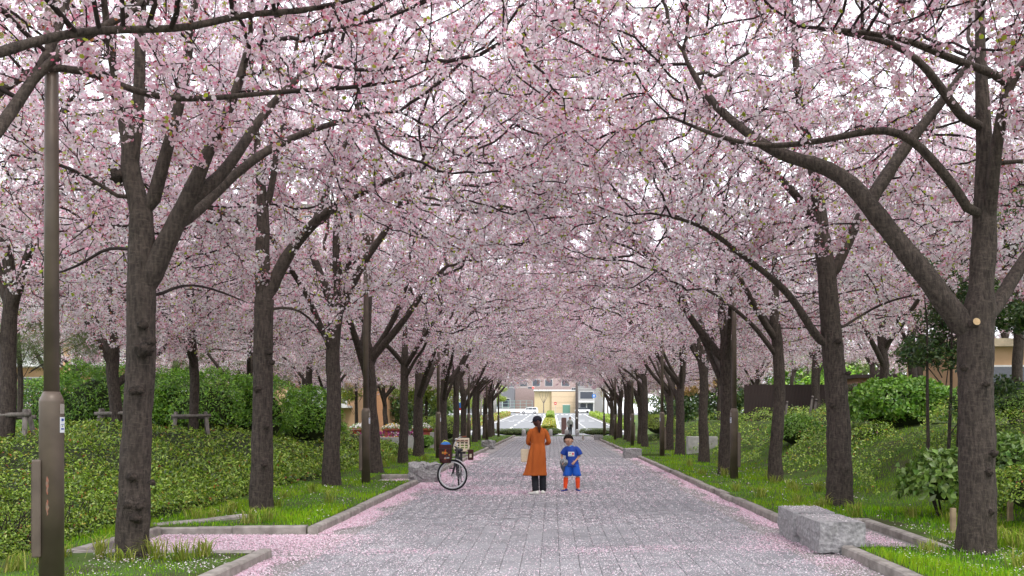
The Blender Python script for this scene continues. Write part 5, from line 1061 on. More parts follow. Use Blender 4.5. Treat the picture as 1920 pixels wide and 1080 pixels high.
fa = Vector((.10, 1, .06)).normalized(); hub = Vector((0, 0, .337)); wheel('front_wheel', hub, fa); rh = Vector((.04, 1.06, .335)); wheel('rear_wheel', rh, (1, .03, .02))
crown = Vector((.075, .06, .73)); stemt = Vector((.10, .12, 1.03)); MB().tube([tuple(crown), tuple(crown + (stemt - crown) * .55)], .021, 12).build('head_tube', M_black, B, True)
mb = MB()
for s in (-1, 1): o_ = fa * .062 * s; mb.tube([tuple(crown + o_ * .6), tuple(crown * .5 + hub * .5 + o_ + Vector((.012, 0, 0))), tuple(hub + o_)], [.015, .013, .010], 8)
mb.build('fork', M_black, B, True)
MB().tube([tuple(crown + (stemt - crown) * .5), tuple(stemt)], .014, 10).build('stem', M_steel, B, True)
g1, g2 = Vector((.17, .36, 1.15)), Vector((.07, -.16, .96)); MB().tube([tuple(g2), tuple(g2 + Vector((-.03, .1, .02))), tuple(stemt + Vector((-.05, -.05, .0))), tuple(stemt + Vector((-.04, .06, .05))), tuple(g1 + Vector((-.04, -.08, 0))), tuple(g1)], .0115, 8).build('handlebar', M_steel, B, True)
MB().tube([tuple(g2), tuple(g2 + Vector((.05, -.08, -.03)))], .017, 8).build('grip', M_black, B, True); MB().tube([tuple(g1), tuple(g1 + Vector((.09, .07, .01)))], .017, 8).build('grip', mat('grip_brown', (.2, .06, .03)), B, True)
bl = MB(); [bl.rings([(p[0], p[1], p[2], .028, .028), (p[0], p[1], p[2] + .03, .02, .02), (p[0], p[1], p[2] + .036, .003, .003)], 12) for p in [(stemt.x - .04, stemt.y + .05, stemt.z + .06)]]; bl.build('bell', M_steel, B, True)
bb_ = Vector((.045, .60, .30)); st = Vector((.05, .80, .80)); mb = MB(); mb.tube([(.085, .09, .80), (.065, .3, .50), tuple(bb_)], [.020, .022, .022], 10); mb.tube([(.08, .08, .74), (.06, .26, .44), tuple(bb_ + Vector((0, -.03, -.01)))], .014, 8); mb.tube([tuple(bb_), tuple(st)], [.018, .015], 10)
for s in (-1, 1): mb.tube([tuple(bb_ + Vector((s * .03, 0, 0))), tuple(rh + Vector((s * .06, 0, 0)))], .010, 6); mb.tube([(.05 + s * .02, .74, .62), tuple(rh + Vector((s * .06, 0, 0)))], .009, 6)
mb.build('frame', M_black, B, True); MB().rings([(.05, .83, .80, .03, .05), (.05, .85, .83, .09, .13), (.05, .86, .87, .1, .14), (.05, .86, .885, .05, .09)], 18).build('saddle', M_black, B, True)
MB().tube([(.105, .60, .30), (.115, .6, .30)], .085, 20).build('chain_guard', M_black, B); mb = MB(); mb.tube([(.12, .6, .3), (.135, .66, .15)], .011, 6); mb.tube([(-.02, .6, .3), (-.035, .54, .45)], .011, 6); mb.build('crank', M_steel, B)
MB().box(.135, .225, .63, .69, .135, .16, bev=.005).build('pedal', M_rubber, B); MB().box(-.125, -.035, .51, .57, .44, .465, bev=.005).build('pedal', M_rubber, B)
def fender(c, ax, a0, a1, Rw=.365):
    c = Vector(c); a = Vector(ax).normalized(); u = Vector((0, 0, 1)); u = (u - a * u.dot(a)).normalized(); v = a.cross(u); pts = [tuple(c + (u * math.cos(t_) + v * math.sin(t_)) * Rw) for t_ in np.linspace(a0, a1, 22)]; V = []; Fc = []
    for p in pts:
        for s in (-1, 0, 1): V.append(tuple(Vector(p) + a * .028 * s + (c - Vector(p)).normalized() * (.012 if s else 0)))
    for k in range(21):
        for s in range(2): Fc.append((k * 3 + s, k * 3 + s + 1, k * 3 + s + 4, k * 3 + s + 3))
    mesh('mudguard', V, Fc, M_steel if ax[1] > .5 else M_black, B, True)
fender(hub, fa, -.5, 1.5); fender(rh, (1, .03, .02), -1.9, .7)
# basket and its load
bk_ = empty('basket', (-.14, -.02, .60), 0, B); MB().rings([(0, 0, .0, .115, .10), (0, 0, .02, .12, .105), (0, 0, .10, .13, .112)], 24).build('basket_wall', M_bag, bk_, True); mb = MB()
for k in range(14):
    a = 6.283 * k / 14; mb.tube([(math.cos(a) * .123, math.sin(a) * .108, .01), (math.cos(a) * .164, math.sin(a) * .144, .30)], .003, 4)
mb.torus((0, 0, .305), .155, .006, (0, 0, 1), 28, 5); mb.build('wire', M_black, bk_); mb = MB(); mb.tube([(-.02, -.09, .02), (.07, -.06, -.22)], .006, 6); mb.tube([(-.02, .06, .02), (.12, .06, -.22)], .006, 6); mb.build('stay', M_steel, bk_)
BG = tag(empty('shopping_bag', (-2.29, 19.52, .64)), 'dark red bag with orange print standing in the bicycle basket', 'bag'); MB().box(-.13, .13, -.1, .1, 0.02, .36, bev=.03).build('body', M_bag, BG)
mp_ = mat('orange_print', (.62, .12, .03), (.45, .07, .02), scale=25); BGp = [(-.09, .09, .05, .25), (-.03, .06, .22, .29)]
pr_ = random.Random(2)
for k in range(13):
    cx, cz, rr_ = pr_.gauss(.005, .035), pr_.gauss(.17, .05), pr_.uniform(.012, .03); mesh('print', [(cx + rr_ * pr_.uniform(.6, 1.2) * math.cos(q), -.1012 - k * .0002, cz + rr_ * pr_.uniform(.6, 1.4) * math.sin(q)) for q in np.linspace(0, 6.28, 9)[:-1]], [tuple(range(8))], mp_ if k % 3 else mat('yellow_print', (.7, .35, .06)), BG)
mesh('print', [(-.02, -.104, .05), (.09, -.104, .06), (.09, -.104, .09), (-.02, -.104, .08)], [(0, 1, 2, 3)], mat('grey_print', (.3, .33, .33)), BG)
MB().ball((0, 0, .35), (.11, .09, .07), 14, 8).build('blue_cloth', mat('blue_cloth', (.06, .22, .60), (.04, .16, .48), scale=10), BG, True); MB().tube([(-.08, 0, .38), (-.03, 0, .44), (.06, .02, .41)], [.014, .017, .01], 8).build('yellow_strap', mat('lime', (.6, .7, .06)), BG, True)
# child seat behind the saddle
CS = empty('child_seat', (.10, 1.06, .80), 0, B); CS.scale = (.92, .92, .72); cs = MB(); cs.box(-.17, .17, .10, .135, .05, .10, bev=.01); cs.box(-.175, .175, .12, .155, .36, .43, bev=.015)
for x in (-.175, .135): cs.box(x, x + .04, .11, .15, .08, .40, bev=.012)
for z in (.14, .22, .30): cs.box(-.15, .15, .12, .14, z, z + .035, bev=.006)
for x in (-.07, .04): cs.box(x, x + .03, .118, .142, .08, .38, bev=.006)
cs.build('backrest', M_cream, CS); MB().box(-.16, .16, -.16, .12, .0, .05, bev=.02).build('seat', M_cream, CS); MB().box(-.15, .15, .10, .118, .33, .345, bev=.003).build('red_strap', mat('strap_red', (.25, .03, .03)), CS)
mb = MB()
for s in (-1, 1): mb.tube([(s * .17, .12, .20), (s * .19, -.05, .2), (s * .17, -.15, .12), (s * .15, -.15, .02)], .016, 8)
mb.build('armrest', M_cream, CS, True); MB().box(-.1, .1, -.12, .12, -.06, 0, bev=.01).build('carrier', M_black, CS); MB().box(-.03, .03, -.16, -.12, -.3, 0, bev=.01).build('leg_guard', M_black, CS)
t = tag(empty('hanging_bag', (-1.83, 20.42, .62)), 'small dark brown bag hanging beside the child seat', 'bag'); MB().box(-.06, .06, -.05, .05, 0, .24, bev=.02).build('body', mat('brown_bag', (.06, .02, .018)), t); MB().tube([(-.04, 0, .23), (-.06, 0, .34), (-.05, .02, .4)], .008, 6).build('strap', M_cream, t); block(t, 'label_print', -.025, .025, -.0535, -.0515, .06, .14, M_cream)
MB().tube([(-.02, 1.03, .33), (-.13, 1.0, .01)], .01, 6).build('kickstand', M_steel, B)
# ------------------------------------------------------------------ people and dog
M_skin = mat('skin', (.52, .30, .21), (.48, .27, .185), scale=6, rough=.55); M_hair = mat('hair_black', (.018, .012, .011), (.012, .008, .008), rough=.85, spec=.1, scale=40, stretch=(6, 6, 1)); M_hairb = mat('hair_brown', (.075, .02, .014), (.04, .012, .009), rough=.5, scale=40, stretch=(6, 6, 1))
def skin_mesh(name, J, E, m, parent, sub=2, root=0):
    me = bpy.data.meshes.new(name); me.from_pydata([j[0] for j in J], E, []); o = bpy.data.objects.new(name, me); COL.objects.link(o); md = o.modifiers.new('s', 'SKIN'); md.use_smooth_shade = True; sv = me.skin_vertices[0].data
    for k, j in enumerate(J): r_ = j[1]; sv[k].radius = (r_, r_) if not hasattr(r_, '__len__') else r_; sv[k].use_root = (k == root)
    ss = o.modifiers.new('u', 'SUBSURF'); ss.levels = sub; ss.render_levels = sub
    dg = bpy.context.evaluated_depsgraph_get(); ev = bpy.data.meshes.new_from_object(o.evaluated_get(dg)); bpy.data.objects.remove(o); ev.materials.clear(); ev.materials.append(m)
    ev.polygons.foreach_set('use_smooth', np.ones(len(ev.polygons), bool)); return link(name, ev, parent)
def body(parent, K, h, m=M_skin):
    """K: joint positions; one continuous skin with hands of five fingers"""
    J = []; E = []; ix = {}
    def add(k, p, r_, to=None):
        J.append((tuple(map(float, p)), r_)); ix[k] = len(J) - 1
        if to is not None: E.append((ix[to], ix[k]))
    f = h / 1.6
    add('pelvis', K['pelvis'], .115 * f); add('spine', K['spine'], .10 * f, 'pelvis'); add('chest', K['chest'], .115 * f, 'spine'); add('neck', K['neck'], .05 * f, 'chest'); add('jaw', K['jaw'], .062 * K.get('hs', 1) * f, 'neck'); add('head', K['head'], .088 * K.get('hs', 1) * f, 'jaw'); add('crown', K['crown'], .062 * K.get('hs', 1) * f, 'head')
    for s in 'lr':
        add('sh' + s, K['sh' + s], .042 * f, 'chest'); add('el' + s, K['el' + s], .036 * f, 'sh' + s); add('wr' + s, K['wr' + s], .024 * f, 'el' + s)
        w_ = np.array(K['wr' + s], float); d = w_ - np.array(K['el' + s], float); d /= np.linalg.norm(d); sd_ = np.array(K.get('palm' + s, (1, 0, 0)), float); sd_ -= d * (sd_ @ d); sd_ /= np.linalg.norm(sd_); n_ = np.cross(d, sd_)
        pl = w_ + d * .055 * f; add('pa' + s, pl, .026 * f, 'wr' + s)
        for q, (o_, L) in enumerate(((-.026, .060), (-.009, .070), (.009, .072), (.026, .062))):
            b0 = pl + d * .025 * f + sd_ * o_ * f; add('f%d%s' % (q, s), b0, .0095 * f, 'pa' + s); b1 = b0 + (d * .8 + n_ * .35) * L * .55 * f; add('g%d%s' % (q, s), b1, .0085 * f, 'f%d%s' % (q, s)); add('h%d%s' % (q, s), b1 + (d * .45 + n_ * .85) * L * .45 * f, .007 * f, 'g%d%s' % (q, s))
        tb = w_ + d * .03 * f + sd_ * .03 * f; add('t' + s, tb, .011 * f, 'pa' + s); add('u' + s, tb + (d * .7 + sd_ * .7) * .04 * f, .009 * f, 't' + s)
        add('hp' + s, K['hp' + s], .08 * f, 'pelvis'); add('kn' + s, K['kn' + s], .052 * f, 'hp' + s); add('an' + s, K['an' + s], .034 * f, 'kn' + s); a = np.array(K['an' + s], float); dv = np.array(K.get('toe' + s, (0, -1, 0)), float); add('ft' + s, a + dv * .11 * f - np.array([0, 0, .045 * f]), .03 * f, 'an' + s)
    return skin_mesh('body', J, E, m, parent)
def garment(name, rings, m, parent, folds=0, n=40, fk=7, thick=.006, seed=0):
    """rings (x, y, z, rx, ry) from hem to neck; folds deepen towards the hem; closed inside so it has thickness"""
    V = []; Fc = []; R_ = len(rings)
    rs = []
    for i in range(R_ - 1):
        for q in range(3): rs.append([rings[i][c] + (rings[i + 1][c] - rings[i][c]) * q / 3 for c in range(5)])
    rs.append(list(rings[-1])); R_ = len(rs)
    for i, (x, y, z, rx, ry) in enumerate(rs):
        k = folds * (1 - i / (R_ - 1)) ** 1.3
        for a_ in range(n):
            a = 2 * math.pi * a_ / n; w_ = 1 + k * (math.sin(fk * a + seed + z * 3) * .6 + math.sin(fk * 1.7 * a + 2 * seed + z * 5) * .4) + .012 * noise.noise(Vector((math.cos(a) * 3, math.sin(a) * 3, z * 14 + seed))); V.append((x + rx * w_ * math.cos(a), y + ry * w_ * math.sin(a), z))
    m0 = len(V); V += [(rs[i // n][0] + (V[i][0] - rs[i // n][0]) * .93, rs[i // n][1] + (V[i][1] - rs[i // n][1]) * .93, V[i][2] + .001) for i in range(m0)]
    for i in range(R_ - 1):
        for a_ in range(n):
            q = (i * n + a_, i * n + (a_ + 1) % n, (i + 1) * n + (a_ + 1) % n, (i + 1) * n + a_); Fc.append(q); Fc.append(tuple(x + m0 for x in q[::-1]))
    for a_ in range(n): Fc.append(((a_ + 1) % n, a_, m0 + a_, m0 + (a_ + 1) % n)); e = (R_ - 1) * n; Fc.append((e + a_, e + (a_ + 1) % n, m0 + e + (a_ + 1) % n, m0 + e + a_))
    return mesh(name, V, Fc, m, parent, True)
def limb(name, pts, rad, m, parent, n=14):
    pts = np.array(pts, float); t_ = np.linspace(0, 1, len(pts)); tt = np.linspace(0, 1, 4 * len(pts)); q = np.stack([np.interp(tt, t_, pts[:, c]) for c in range(3)], 1)
    for _ in range(2): q[1:-1] = (q[:-2] + 2 * q[1:-1] + q[2:]) / 4
    r_ = np.interp(tt, np.linspace(0, 1, len(rad)), rad) * (1 + .03 * np.sin(tt * 37)); V, Fl = sweep(q, r_, n, True); return mesh(name, V, Fl, m, parent, True)
def shoe(name, a, d, m, parent, L=.25, w=.045, sole=None):
    d = Vector(d).normalized(); s = Vector((-d.y, d.x, 0)); a = Vector(a); V = []; Fc = []; prof = [(-.30, .7, .055), (-.27, .9, .085), (-.1, .95, .09), (.1, .9, .075), (.35, 1.05, .055), (.55, 1.0, .045), (.68, .6, .03)]; n = 10
    for (t_, ww, hh) in prof:
        for k in range(n):
            an = 2 * math.pi * k / n; V.append(tuple(a + d * t_ * L + s * w * ww * math.cos(an) + Vector((0, 0, max(.002, hh * L / .25 * (.5 + .5 * math.sin(an)))))))
    for i in range(len(prof) - 1):
        for k in range(n): Fc.append((i * n + k, i * n + (k + 1) % n, (i + 1) * n + (k + 1) % n, (i + 1) * n + k))
    Fc += [tuple(range(n))[::-1], tuple((len(prof) - 1) * n + k for k in range(n))]; return mesh(name, V, Fc, m, parent, True)
def face(parent, c, r, yaw, tilt, smile=True):
    """eyes, brows, nose, mouth and ears set on the head; yaw 0 looks at -y"""
    o = empty('face', c, 0, parent); o.rotation_euler = (tilt, 0, yaw); M_eye = mat('eye_dark', (.02, .014, .012)); M_lip = mat('lip', (.42, .14, .12)); M_ear = M_skin
    for s in (-1, 1):
        MB().ball((s * r * .38, -r * .90, r * .05), (r * .15, r * .06, r * .05), 10, 6).build('eye', M_eye, o, True); MB().tube([(s * r * .2, -r * .95, r * .27), (s * r * .38, -r * .93, r * .31), (s * r * .56, -r * .84, r * .26)], r * .03, 5).build('brow', M_eye, o); MB().ball((s * r * 1.0, r * .05, -r * .02), (r * .10, r * .2, r * .28), 8, 6).build('ear', M_ear, o, True)
    MB().ball((0, -r * 1.02, -r * .22), (r * .13, r * .16, r * .14), 10, 6).build('nose', M_skin, o, True); MB().tube([(-r * .28, -r * .86, -r * .5), (0, -r * .95, -r * .58), (r * .28, -r * .86, -r * .5)], [r * .03, r * .06, r * .03], 6).build('mouth', M_lip, o, True)
# the woman in orange, seen from behind
M_org = mat('rust_cloth', (.43, .105, .02), (.33, .075, .013), scale=5, rough=.9, bump=.6, bscale=9, stretch=(1, 1, .45)); M_trs = mat('black_cloth', (.018, .018, .024), (.012, .012, .016), rough=.85)
Wm = tag(empty('person', (-.29, 18.62, 0)), 'person seen from behind in a long rust-orange dress, dark cap and white shoes', 'person')
K = dict(pelvis=(0, 0, .88), spine=(.0, .01, 1.06), chest=(0, 0, 1.22), neck=(0, .005, 1.375), jaw=(-.012, .03, 1.43), head=(-.012, .02, 1.50), crown=(-.012, .015, 1.55), shl=(-.14, 0, 1.275), ell=(-.205, .03, 1.05), wrl=(-.17, .22, 1.02), shr=(.14, 0, 1.275), elr=(.228, .02, 1.06), wrr=(.15, .2, 1.02), hpl=(-.075, 0, .82), knl=(-.07, .04, .46), anl=(-.045, -.06, .09), hpr=(.085, 0, .82), knr=(.10, .06, .46), anr=(.105, .07, .09), toel=(-.75, .6, 0), toer=(.1, 1, 0))
body(Wm, K, 1.6)
garment('dress', [(-.065, .0, .39, .225, .18), (-.05, .0, .46, .208, .17), (-.028, 0, .66, .182, .155), (-.008, 0, .86, .17, .142), (0, 0, .96, .155, .126), (0, .005, 1.04, .143, .114), (0, 0, 1.14, .152, .114), (0, 0, 1.24, .166, .110), (0, 0, 1.305, .160, .095), (0, .003, 1.35, .115, .076), (0, .005, 1.385, .06, .058)], M_org, Wm, .19, 64, 5, seed=2)
limb('sleeve', [(-.06, 0, 1.305), (-.125, 0, 1.302), (-.172, .002, 1.23), (-.19, .012, 1.15), (-.204, .03, 1.06), (-.185, .16, 1.03)], [.03, .062, .058, .05, .046, .04], M_org, Wm, 18); limb('sleeve', [(.06, 0, 1.305), (.125, 0, 1.302), (.175, .0, 1.23), (.205, .008, 1.15), (.23, .02, 1.065), (.18, .14, 1.035)], [.03, .062, .058, .05, .046, .04], M_org, Wm, 18)
limb('trouser_leg', [(-.07, .0, .75), (-.07, .03, .47), (-.05, -.04, .2), (-.045, -.05, .075)], [.085, .075, .072, .07], M_trs, Wm); limb('trouser_leg', [(.085, .0, .75), (.10, .05, .47), (.10, .05, .2), (.103, .06, .07)], [.085, .075, .07, .066], M_trs, Wm)
M_shoe = mat('white_shoe', (.74, .73, .68), (.68, .67, .62), rough=.6); shoe('shoe', (-.05, -.07, .0), (-.85, .5, 0), M_shoe, Wm); shoe('shoe', (.105, .06, .0), (.1, 1, 0), M_shoe, Wm)
MB().ball((-.012, .0, 1.488), (.09, .095, .098), 18, 12).build('hair', M_hairb, Wm, True); limb('ponytail', [(.0, -.075, 1.50), (.018, -.125, 1.46), (.03, -.13, 1.37), (.034, -.115, 1.27)], [.03, .042, .038, .012], M_hairb, Wm, 12)
cp_ = MB().rings([(-.012, .01, 1.495, .100, .106), (-.012, .01, 1.54, .099, .104), (-.012, .01, 1.585, .078, .082), (-.012, .01, 1.61, .04, .042), (-.012, .01, 1.616, .004, .004)], 24).build('cap', mat('navy_cap', (.012, .012, .022)), Wm, True)
Vb = []; Fb = []
for k in range(9):
    a = math.pi * .72 + (k - 4) * .2; Vb += [(-.012 + .098 * math.cos(a), .01 + .104 * math.sin(a), 1.505), (-.012 + (.098 + .07 * math.cos((k - 4) * .33)) * math.cos(a), .01 + (.104 + .07 * math.cos((k - 4) * .33)) * math.sin(a), 1.478)]
Vb += [(x, y, z - .008) for x, y, z in Vb]; Fb = [(2 * k, 2 * k + 1, 2 * k + 3, 2 * k + 2) for k in range(8)] + [(18 + 2 * k + 2, 18 + 2 * k + 3, 18 + 2 * k + 1, 18 + 2 * k) for k in range(8)] + [(2 * k + 1, 19 + 2 * k, 21 + 2 * k, 2 * k + 3) for k in range(8)]; mesh('brim', Vb, Fb, MATS['navy_cap'], cp_, True); face(Wm, (-.012, .02, 1.475), .088, math.pi + .5, -.1)
tb_ = tag(empty('tote_bag', (-.56, 18.68, .66)), 'beige canvas tote bag on the arm of the woman in orange', 'bag'); M_canvas = mat('canvas', (.55, .46, .34), (.48, .4, .29), scale=30, rough=.9)
V = [(-.075, -.05, 0), (.10, -.05, 0), (.10, .05, 0), (-.075, .05, 0), (-.085, -.012, .27), (.09, -.012, .27), (.09, .012, .27), (-.085, .012, .27)]; o = mesh('bag_body', V, [(3, 2, 1, 0), (4, 5, 6, 7), (0, 1, 5, 4), (1, 2, 6, 5), (2, 3, 7, 6), (3, 0, 4, 7)], M_canvas, tb_); o.modifiers.new('b', 'BEVEL').width = .012
MB().tube([(-.04, 0, .26), (.0, .01, .36), (.055, .03, .41), (.075, .03, .36), (.07, .01, .26)], .006, 6).build('handle', M_canvas, tb_, True)
# the boy in blue football kit
M_bl = mat('blue_shirt', (.012, .06, .36), (.01, .045, .28), scale=6, rough=.6, bump=.1, bscale=10); M_bl2 = mat('blue_shorts', (.012, .11, .55), (.01, .085, .45), scale=6, rough=.5, bump=.1, bscale=10); M_sock = mat('orange_sock', (.85, .09, .02), (.75, .07, .015), rough=.8)
By = tag(empty('person', (.43, 19.4, 0)), 'small smiling person in blue football kit and orange socks facing the camera', 'person')
K = dict(hs=1.62, pelvis=(0, 0, .58), spine=(-.01, 0, .70), chest=(-.02, 0, .84), neck=(-.05, -.005, .975), jaw=(-.076, -.03, 1.035), head=(-.08, -.015, 1.095), crown=(-.08, -.002, 1.135), shl=(-.135, 0, .925), ell=(-.225, .02, .76), wrl=(-.20, -.09, .65), shr=(.105, 0, .925), elr=(.165, .01, .755), wrr=(.06, -.11, .645), hpl=(-.075, 0, .54), knl=(-.125, -.01, .31), anl=(-.15, .0, .07), hpr=(.075, 0, .54), knr=(.115, .0, .31), anr=(.125, .02, .07), toel=(-.5, -.8, 0), toer=(.35, -.9, 0), palml=(0, 0, 1), palmr=(0, .3, 1))
body(By, K, 1.22)
garment('shirt', [(0, 0, .53, .155, .105), (0, 0, .6, .145, .10), (-.005, 0, .72, .128, .09), (-.015, 0, .84, .128, .085), (-.018, 0, .91, .125, .075), (-.025, 0, .95, .085, .06), (-.035, 0, .975, .052, .05)], M_bl, By, .05, 36, 5, seed=4)
garment('collar', [(-.04, -.004, .955, .056, .054), (-.04, -.004, .985, .05, .05)], mat('collar_blue', (.2, .4, .75)), By, 0, 24)
limb('sleeve', [(-.05, 0, .91), (-.115, 0, .912), (-.16, .0, .87), (-.198, .01, .79)], [.035, .058, .06, .066], M_bl, By, 18); limb('sleeve', [(.02, 0, .91), (.085, 0, .912), (.13, .0, .87), (.165, .005, .78)], [.035, .058, .06, .066], M_bl, By, 18)
for s, hx, kx in ((-1, -.07, -.105), (1, .07, .105)): garment('shorts_leg', [(kx, 0, .33, .098, .085), (hx + s * .01, 0, .46, .09, .088), (hx, 0, .57, .082, .088), (hx * .6, 0, .62, .075, .08)], M_bl2, By, .08, 28, 4, seed=s + 3)
for x0, x1, y1 in ((-.128, -.148, 0), (.117, .125, .02)): limb('sock', [(x0, 0, .30), (x0 + (x1 - x0) * .4, .005, .22), (x1, y1, .06)], [.047, .05, .037], M_sock, By)
M_bs = mat('blue_shoe', (.02, .05, .26), (.015, .035, .2), rough=.5); shoe('shoe', (-.15, .0, 0), (-.55, -.8, 0), M_bs, By, .19, .036); shoe('shoe', (.125, .02, 0), (.4, -.9, 0), M_bs, By, .19, .036)
pr = mesh('chest_print', *MBbox(-.02, -.094, .80, .13, .095, 0, .0), M_white, By); mesh('print_mark', *MBbox(.015, -.094, .805, .04, .045, 0, .003), mat('pinkred_print', (.65, .08, .12)), pr); mesh('print_mark', *MBbox(-.045, -.094, .815, .03, .02, 0, .003), mat('grey_print', (.3, .33, .33)), pr); mesh('print_mark', *MBbox(-.02, -.094, .772, .1, .02, 0, .003), mat('greenish_print', (.55, .6, .5)), pr)
hc = (-.08, -.012, 1.09); Vh = []; hr = MB().ball((hc[0], hc[1] + .014, hc[2] + .022), (.108, .112, .108), 26, 18)
hv = []
for (x, y, z) in hr.v:                                   # hair sits high on the forehead side and low at the nape
    lim = hc[2] + .062 + .012 * math.sin(x * 160); z = max(z, lim - .002) if (y < hc[1] - .03) else max(z, hc[2] - .045)
    n_ = noise.noise(Vector((x * 45, y * 45, z * 14))) * .009; hv.append((x + n_, y + n_ * .5, z + n_))
mesh('hair', hv, hr.f, M_hair, By, True); face(By, (-.08, -.012, 1.075), .098, -.4, .22)
bt = tag(empty('ball', (.255, 19.33, .62)), 'grey ball held against the hip of the boy in blue', 'ball'); MB().ball((0, 0, 0), .088, 20, 14).build('shell', mat('grey_ball', (.30, .31, .32), (.13, .14, .15), scale=22, rough=.7, thr=(.45, .55)), bt, True); limb('carry_cloth', [(-.0, .05, .02), (-.02, .09, -.08), (.02, .1, -.2), (.06, .09, -.30)], [.05, .06, .045, .02], mat('slate_cloth', (.10, .12, .17), (.07, .085, .12)), bt)
# the woman in grey walking towards the camera far off
M_grey = mat('grey_knit', (.36, .39, .36), (.3, .33, .30), scale=8, rough=.9)
Fw = tag(empty('person', (1.55, 78.1, .03)), 'distant person in a pale grey cardigan and black trousers walking towards the camera', 'person'); 
K = dict(pelvis=(0, 0, .88), spine=(0, 0, 1.06), chest=(0, 0, 1.22), neck=(0, -.005, 1.375), jaw=(0, -.02, 1.43), head=(0, -.01, 1.50), crown=(0, 0, 1.55), shl=(-.16, 0, 1.315), ell=(-.235, .02, 1.05), wrl=(-.25, -.06, .84), shr=(.16, 0, 1.315), elr=(.235, .02, 1.05), wrr=(.24, -.04, .84), hpl=(-.085, 0, .82), knl=(-.09, -.05, .46), anl=(-.09, -.08, .09), hpr=(.085, 0, .82), knr=(.09, .03, .46), anr=(.09, .12, .1))
body(Fw, K, 1.6); garment('cardigan', [(0, 0, .72, .20, .15), (0, 0, .9, .19, .145), (0, 0, 1.06, .172, .125), (0, 0, 1.2, .182, .125), (0, 0, 1.31, .175, .10), (0, 0, 1.37, .09, .07), (0, 0, 1.39, .06, .058)], M_grey, Fw, .05, 36, 5)
limb('sleeve', [(-.135, 0, 1.31), (-.2, 0, 1.2), (-.238, .02, 1.05), (-.25, -.04, .9)], [.07, .06, .055, .05], M_grey, Fw); limb('sleeve', [(.135, 0, 1.31), (.2, 0, 1.2), (.238, .02, 1.05), (.242, -.03, .9)], [.07, .06, .055, .05], M_grey, Fw)
limb('trouser_leg', [(-.085, 0, .8), (-.09, -.04, .46), (-.09, -.08, .06)], [.09, .08, .065], M_trs, Fw); limb('trouser_leg', [(.085, 0, .8), (.09, .03, .46), (.09, .11, .07)], [.09, .08, .065], M_trs, Fw); shoe('shoe', (-.09, -.08, 0), (0, -1, 0), M_trs, Fw); shoe('shoe', (.09, .12, 0), (0, -1, 0), M_trs, Fw)
hb_ = MB().ball((0, .02, 1.51), (.105, .105, .115), 18, 12); mesh('hair', [(x, y if y > -.03 or z > 1.56 else y + .05, z) for x, y, z in hb_.v], hb_.f, M_hair, Fw, True); face(Fw, (0, -.01, 1.475), .086, 0, 0)
sb = tag(empty('shoulder_bag', (1.62, 77.9, .80)), 'black cross-body bag worn by the distant walker in grey', 'bag'); MB().box(-.12, .12, -.05, .05, 0, .22, bev=.03).build('bag_body', M_trs, sb); MB().tube([(-.1, .0, .2), (-.15, .04, .38), (-.17, .1, .56), (-.13, .2, .58)], .014, 6).build('strap', M_trs, sb)
Dg = tag(empty('dog', (2.1, 61.5, 0)), 'small white dog trotting on the far end of the path', 'dog'); M_fur = mat('white_fur', (.66, .60, .54), (.52, .46, .4), scale=30, rough=1, bump=.6, bscale=60)
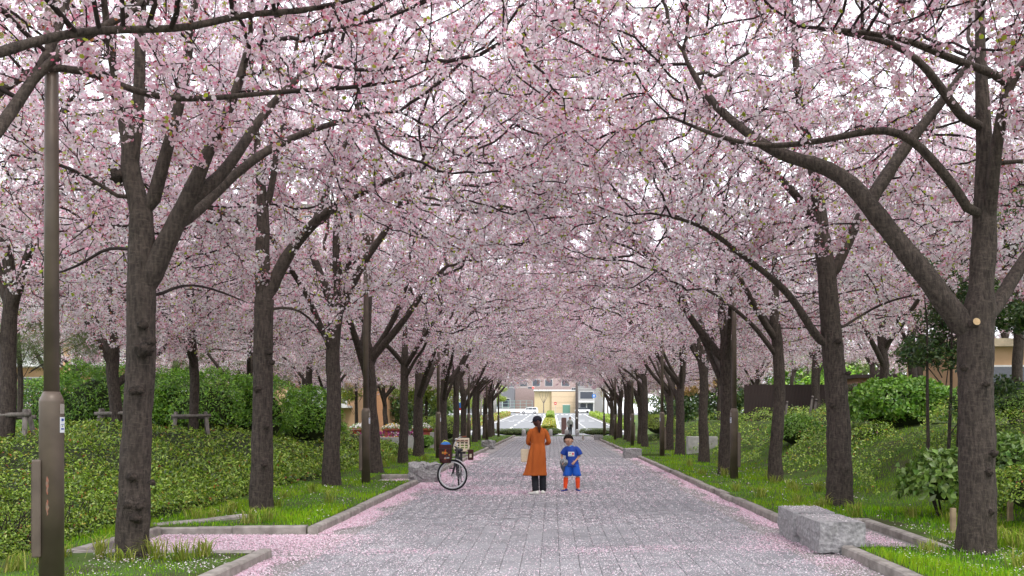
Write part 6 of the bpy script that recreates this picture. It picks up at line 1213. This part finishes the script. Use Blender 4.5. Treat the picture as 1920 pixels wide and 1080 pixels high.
J = [((0, .12, .24), .075), ((0, -.02, .245), .08), ((0, -.13, .26), .085), ((0, -.19, .32), .055), ((0, -.23, .385), .065), ((0, -.31, .37), .032), ((.04, .15, .17), .04), ((.045, .11, .11), .026), ((.045, .16, .06), .018), ((.045, .13, .012), .02), ((-.04, .15, .17), .04), ((-.045, .11, .11), .026), ((-.045, .17, .06), .018), ((-.045, .15, .012), .02), ((.045, -.14, .15), .034), ((.045, -.15, .07), .02), ((.045, -.165, .012), .02), ((-.045, -.14, .15), .034), ((-.045, -.12, .07), .02), ((-.045, -.14, .012), .02), ((0, .2, .29), .025), ((0, .25, .36), .022), ((.055, -.22, .41), .018), ((.07, -.225, .36), .016), ((-.055, -.22, .41), .018), ((-.07, -.225, .36), .016)]
skin_mesh('body', J, [(0, 1), (1, 2), (2, 3), (3, 4), (4, 5), (0, 6), (6, 7), (7, 8), (8, 9), (0, 10), (10, 11), (11, 12), (12, 13), (2, 14), (14, 15), (15, 16), (2, 17), (17, 18), (18, 19), (0, 20), (20, 21), (4, 22), (22, 23), (4, 24), (24, 25)], M_fur, Dg, 2, 1); MB().ball((0, -.343, .375), .012, 8, 6).build('nose', M_rubber, Dg, True); [MB().ball((s * .028, -.285, .405), .009, 8, 6).build('eye', M_rubber, Dg, True) for s in (-1, 1)]
tag(MB().tube([(2.1, 61.35, .33), (2.0, 66, .25), (1.85, 72, .35), (1.8, 78.0, .84)], .006, 5).build('leash', M_black, None), 'thin dark leash from the dog to the distant walker', 'leash')

# ------------------------------------------------------------------ leafy trees closing the view on both sides
lr_ = random.Random(9); bgp = {}
for side in (0, 1):
    for k in range(9):
        sx = -1 if side == 0 else 1; x = sx * (13.5 + (k % 3) * 7 + lr_.uniform(-1, 1)); y = 76 + (k // 3) * 16 + lr_.uniform(-3, 3); lb = 'leafy background tree beyond the cherry rows on the %s' % SIDE[side]; gp = 'background trees on the %s' % SIDE[side]
        if k % 3 in bgp: copy_tree(bgp[k % 3], lb, (x, y, gz1(x, y)), lr_.uniform(0, 6.28), (1, 1, lr_.uniform(.85, 1.15)), gp)
        else: bgp[k % 3] = tag(small_tree(lb, (x, y, gz1(x, y)), 7, [(0, 0)], [(lr_.uniform(-3.4, 3.4), lr_.uniform(-2, 2), lr_.uniform(.8, 7.5), lr_.uniform(1.1, 1.7)) for _ in range(26)], [G_DK + [(.14, .2, .05)], G_EV, [(.2, .26, .07), (.13, .18, .05)]][k % 3], 300 + side * 20 + k, .34, 85, 'background_tree', .6, .16), group=gp)
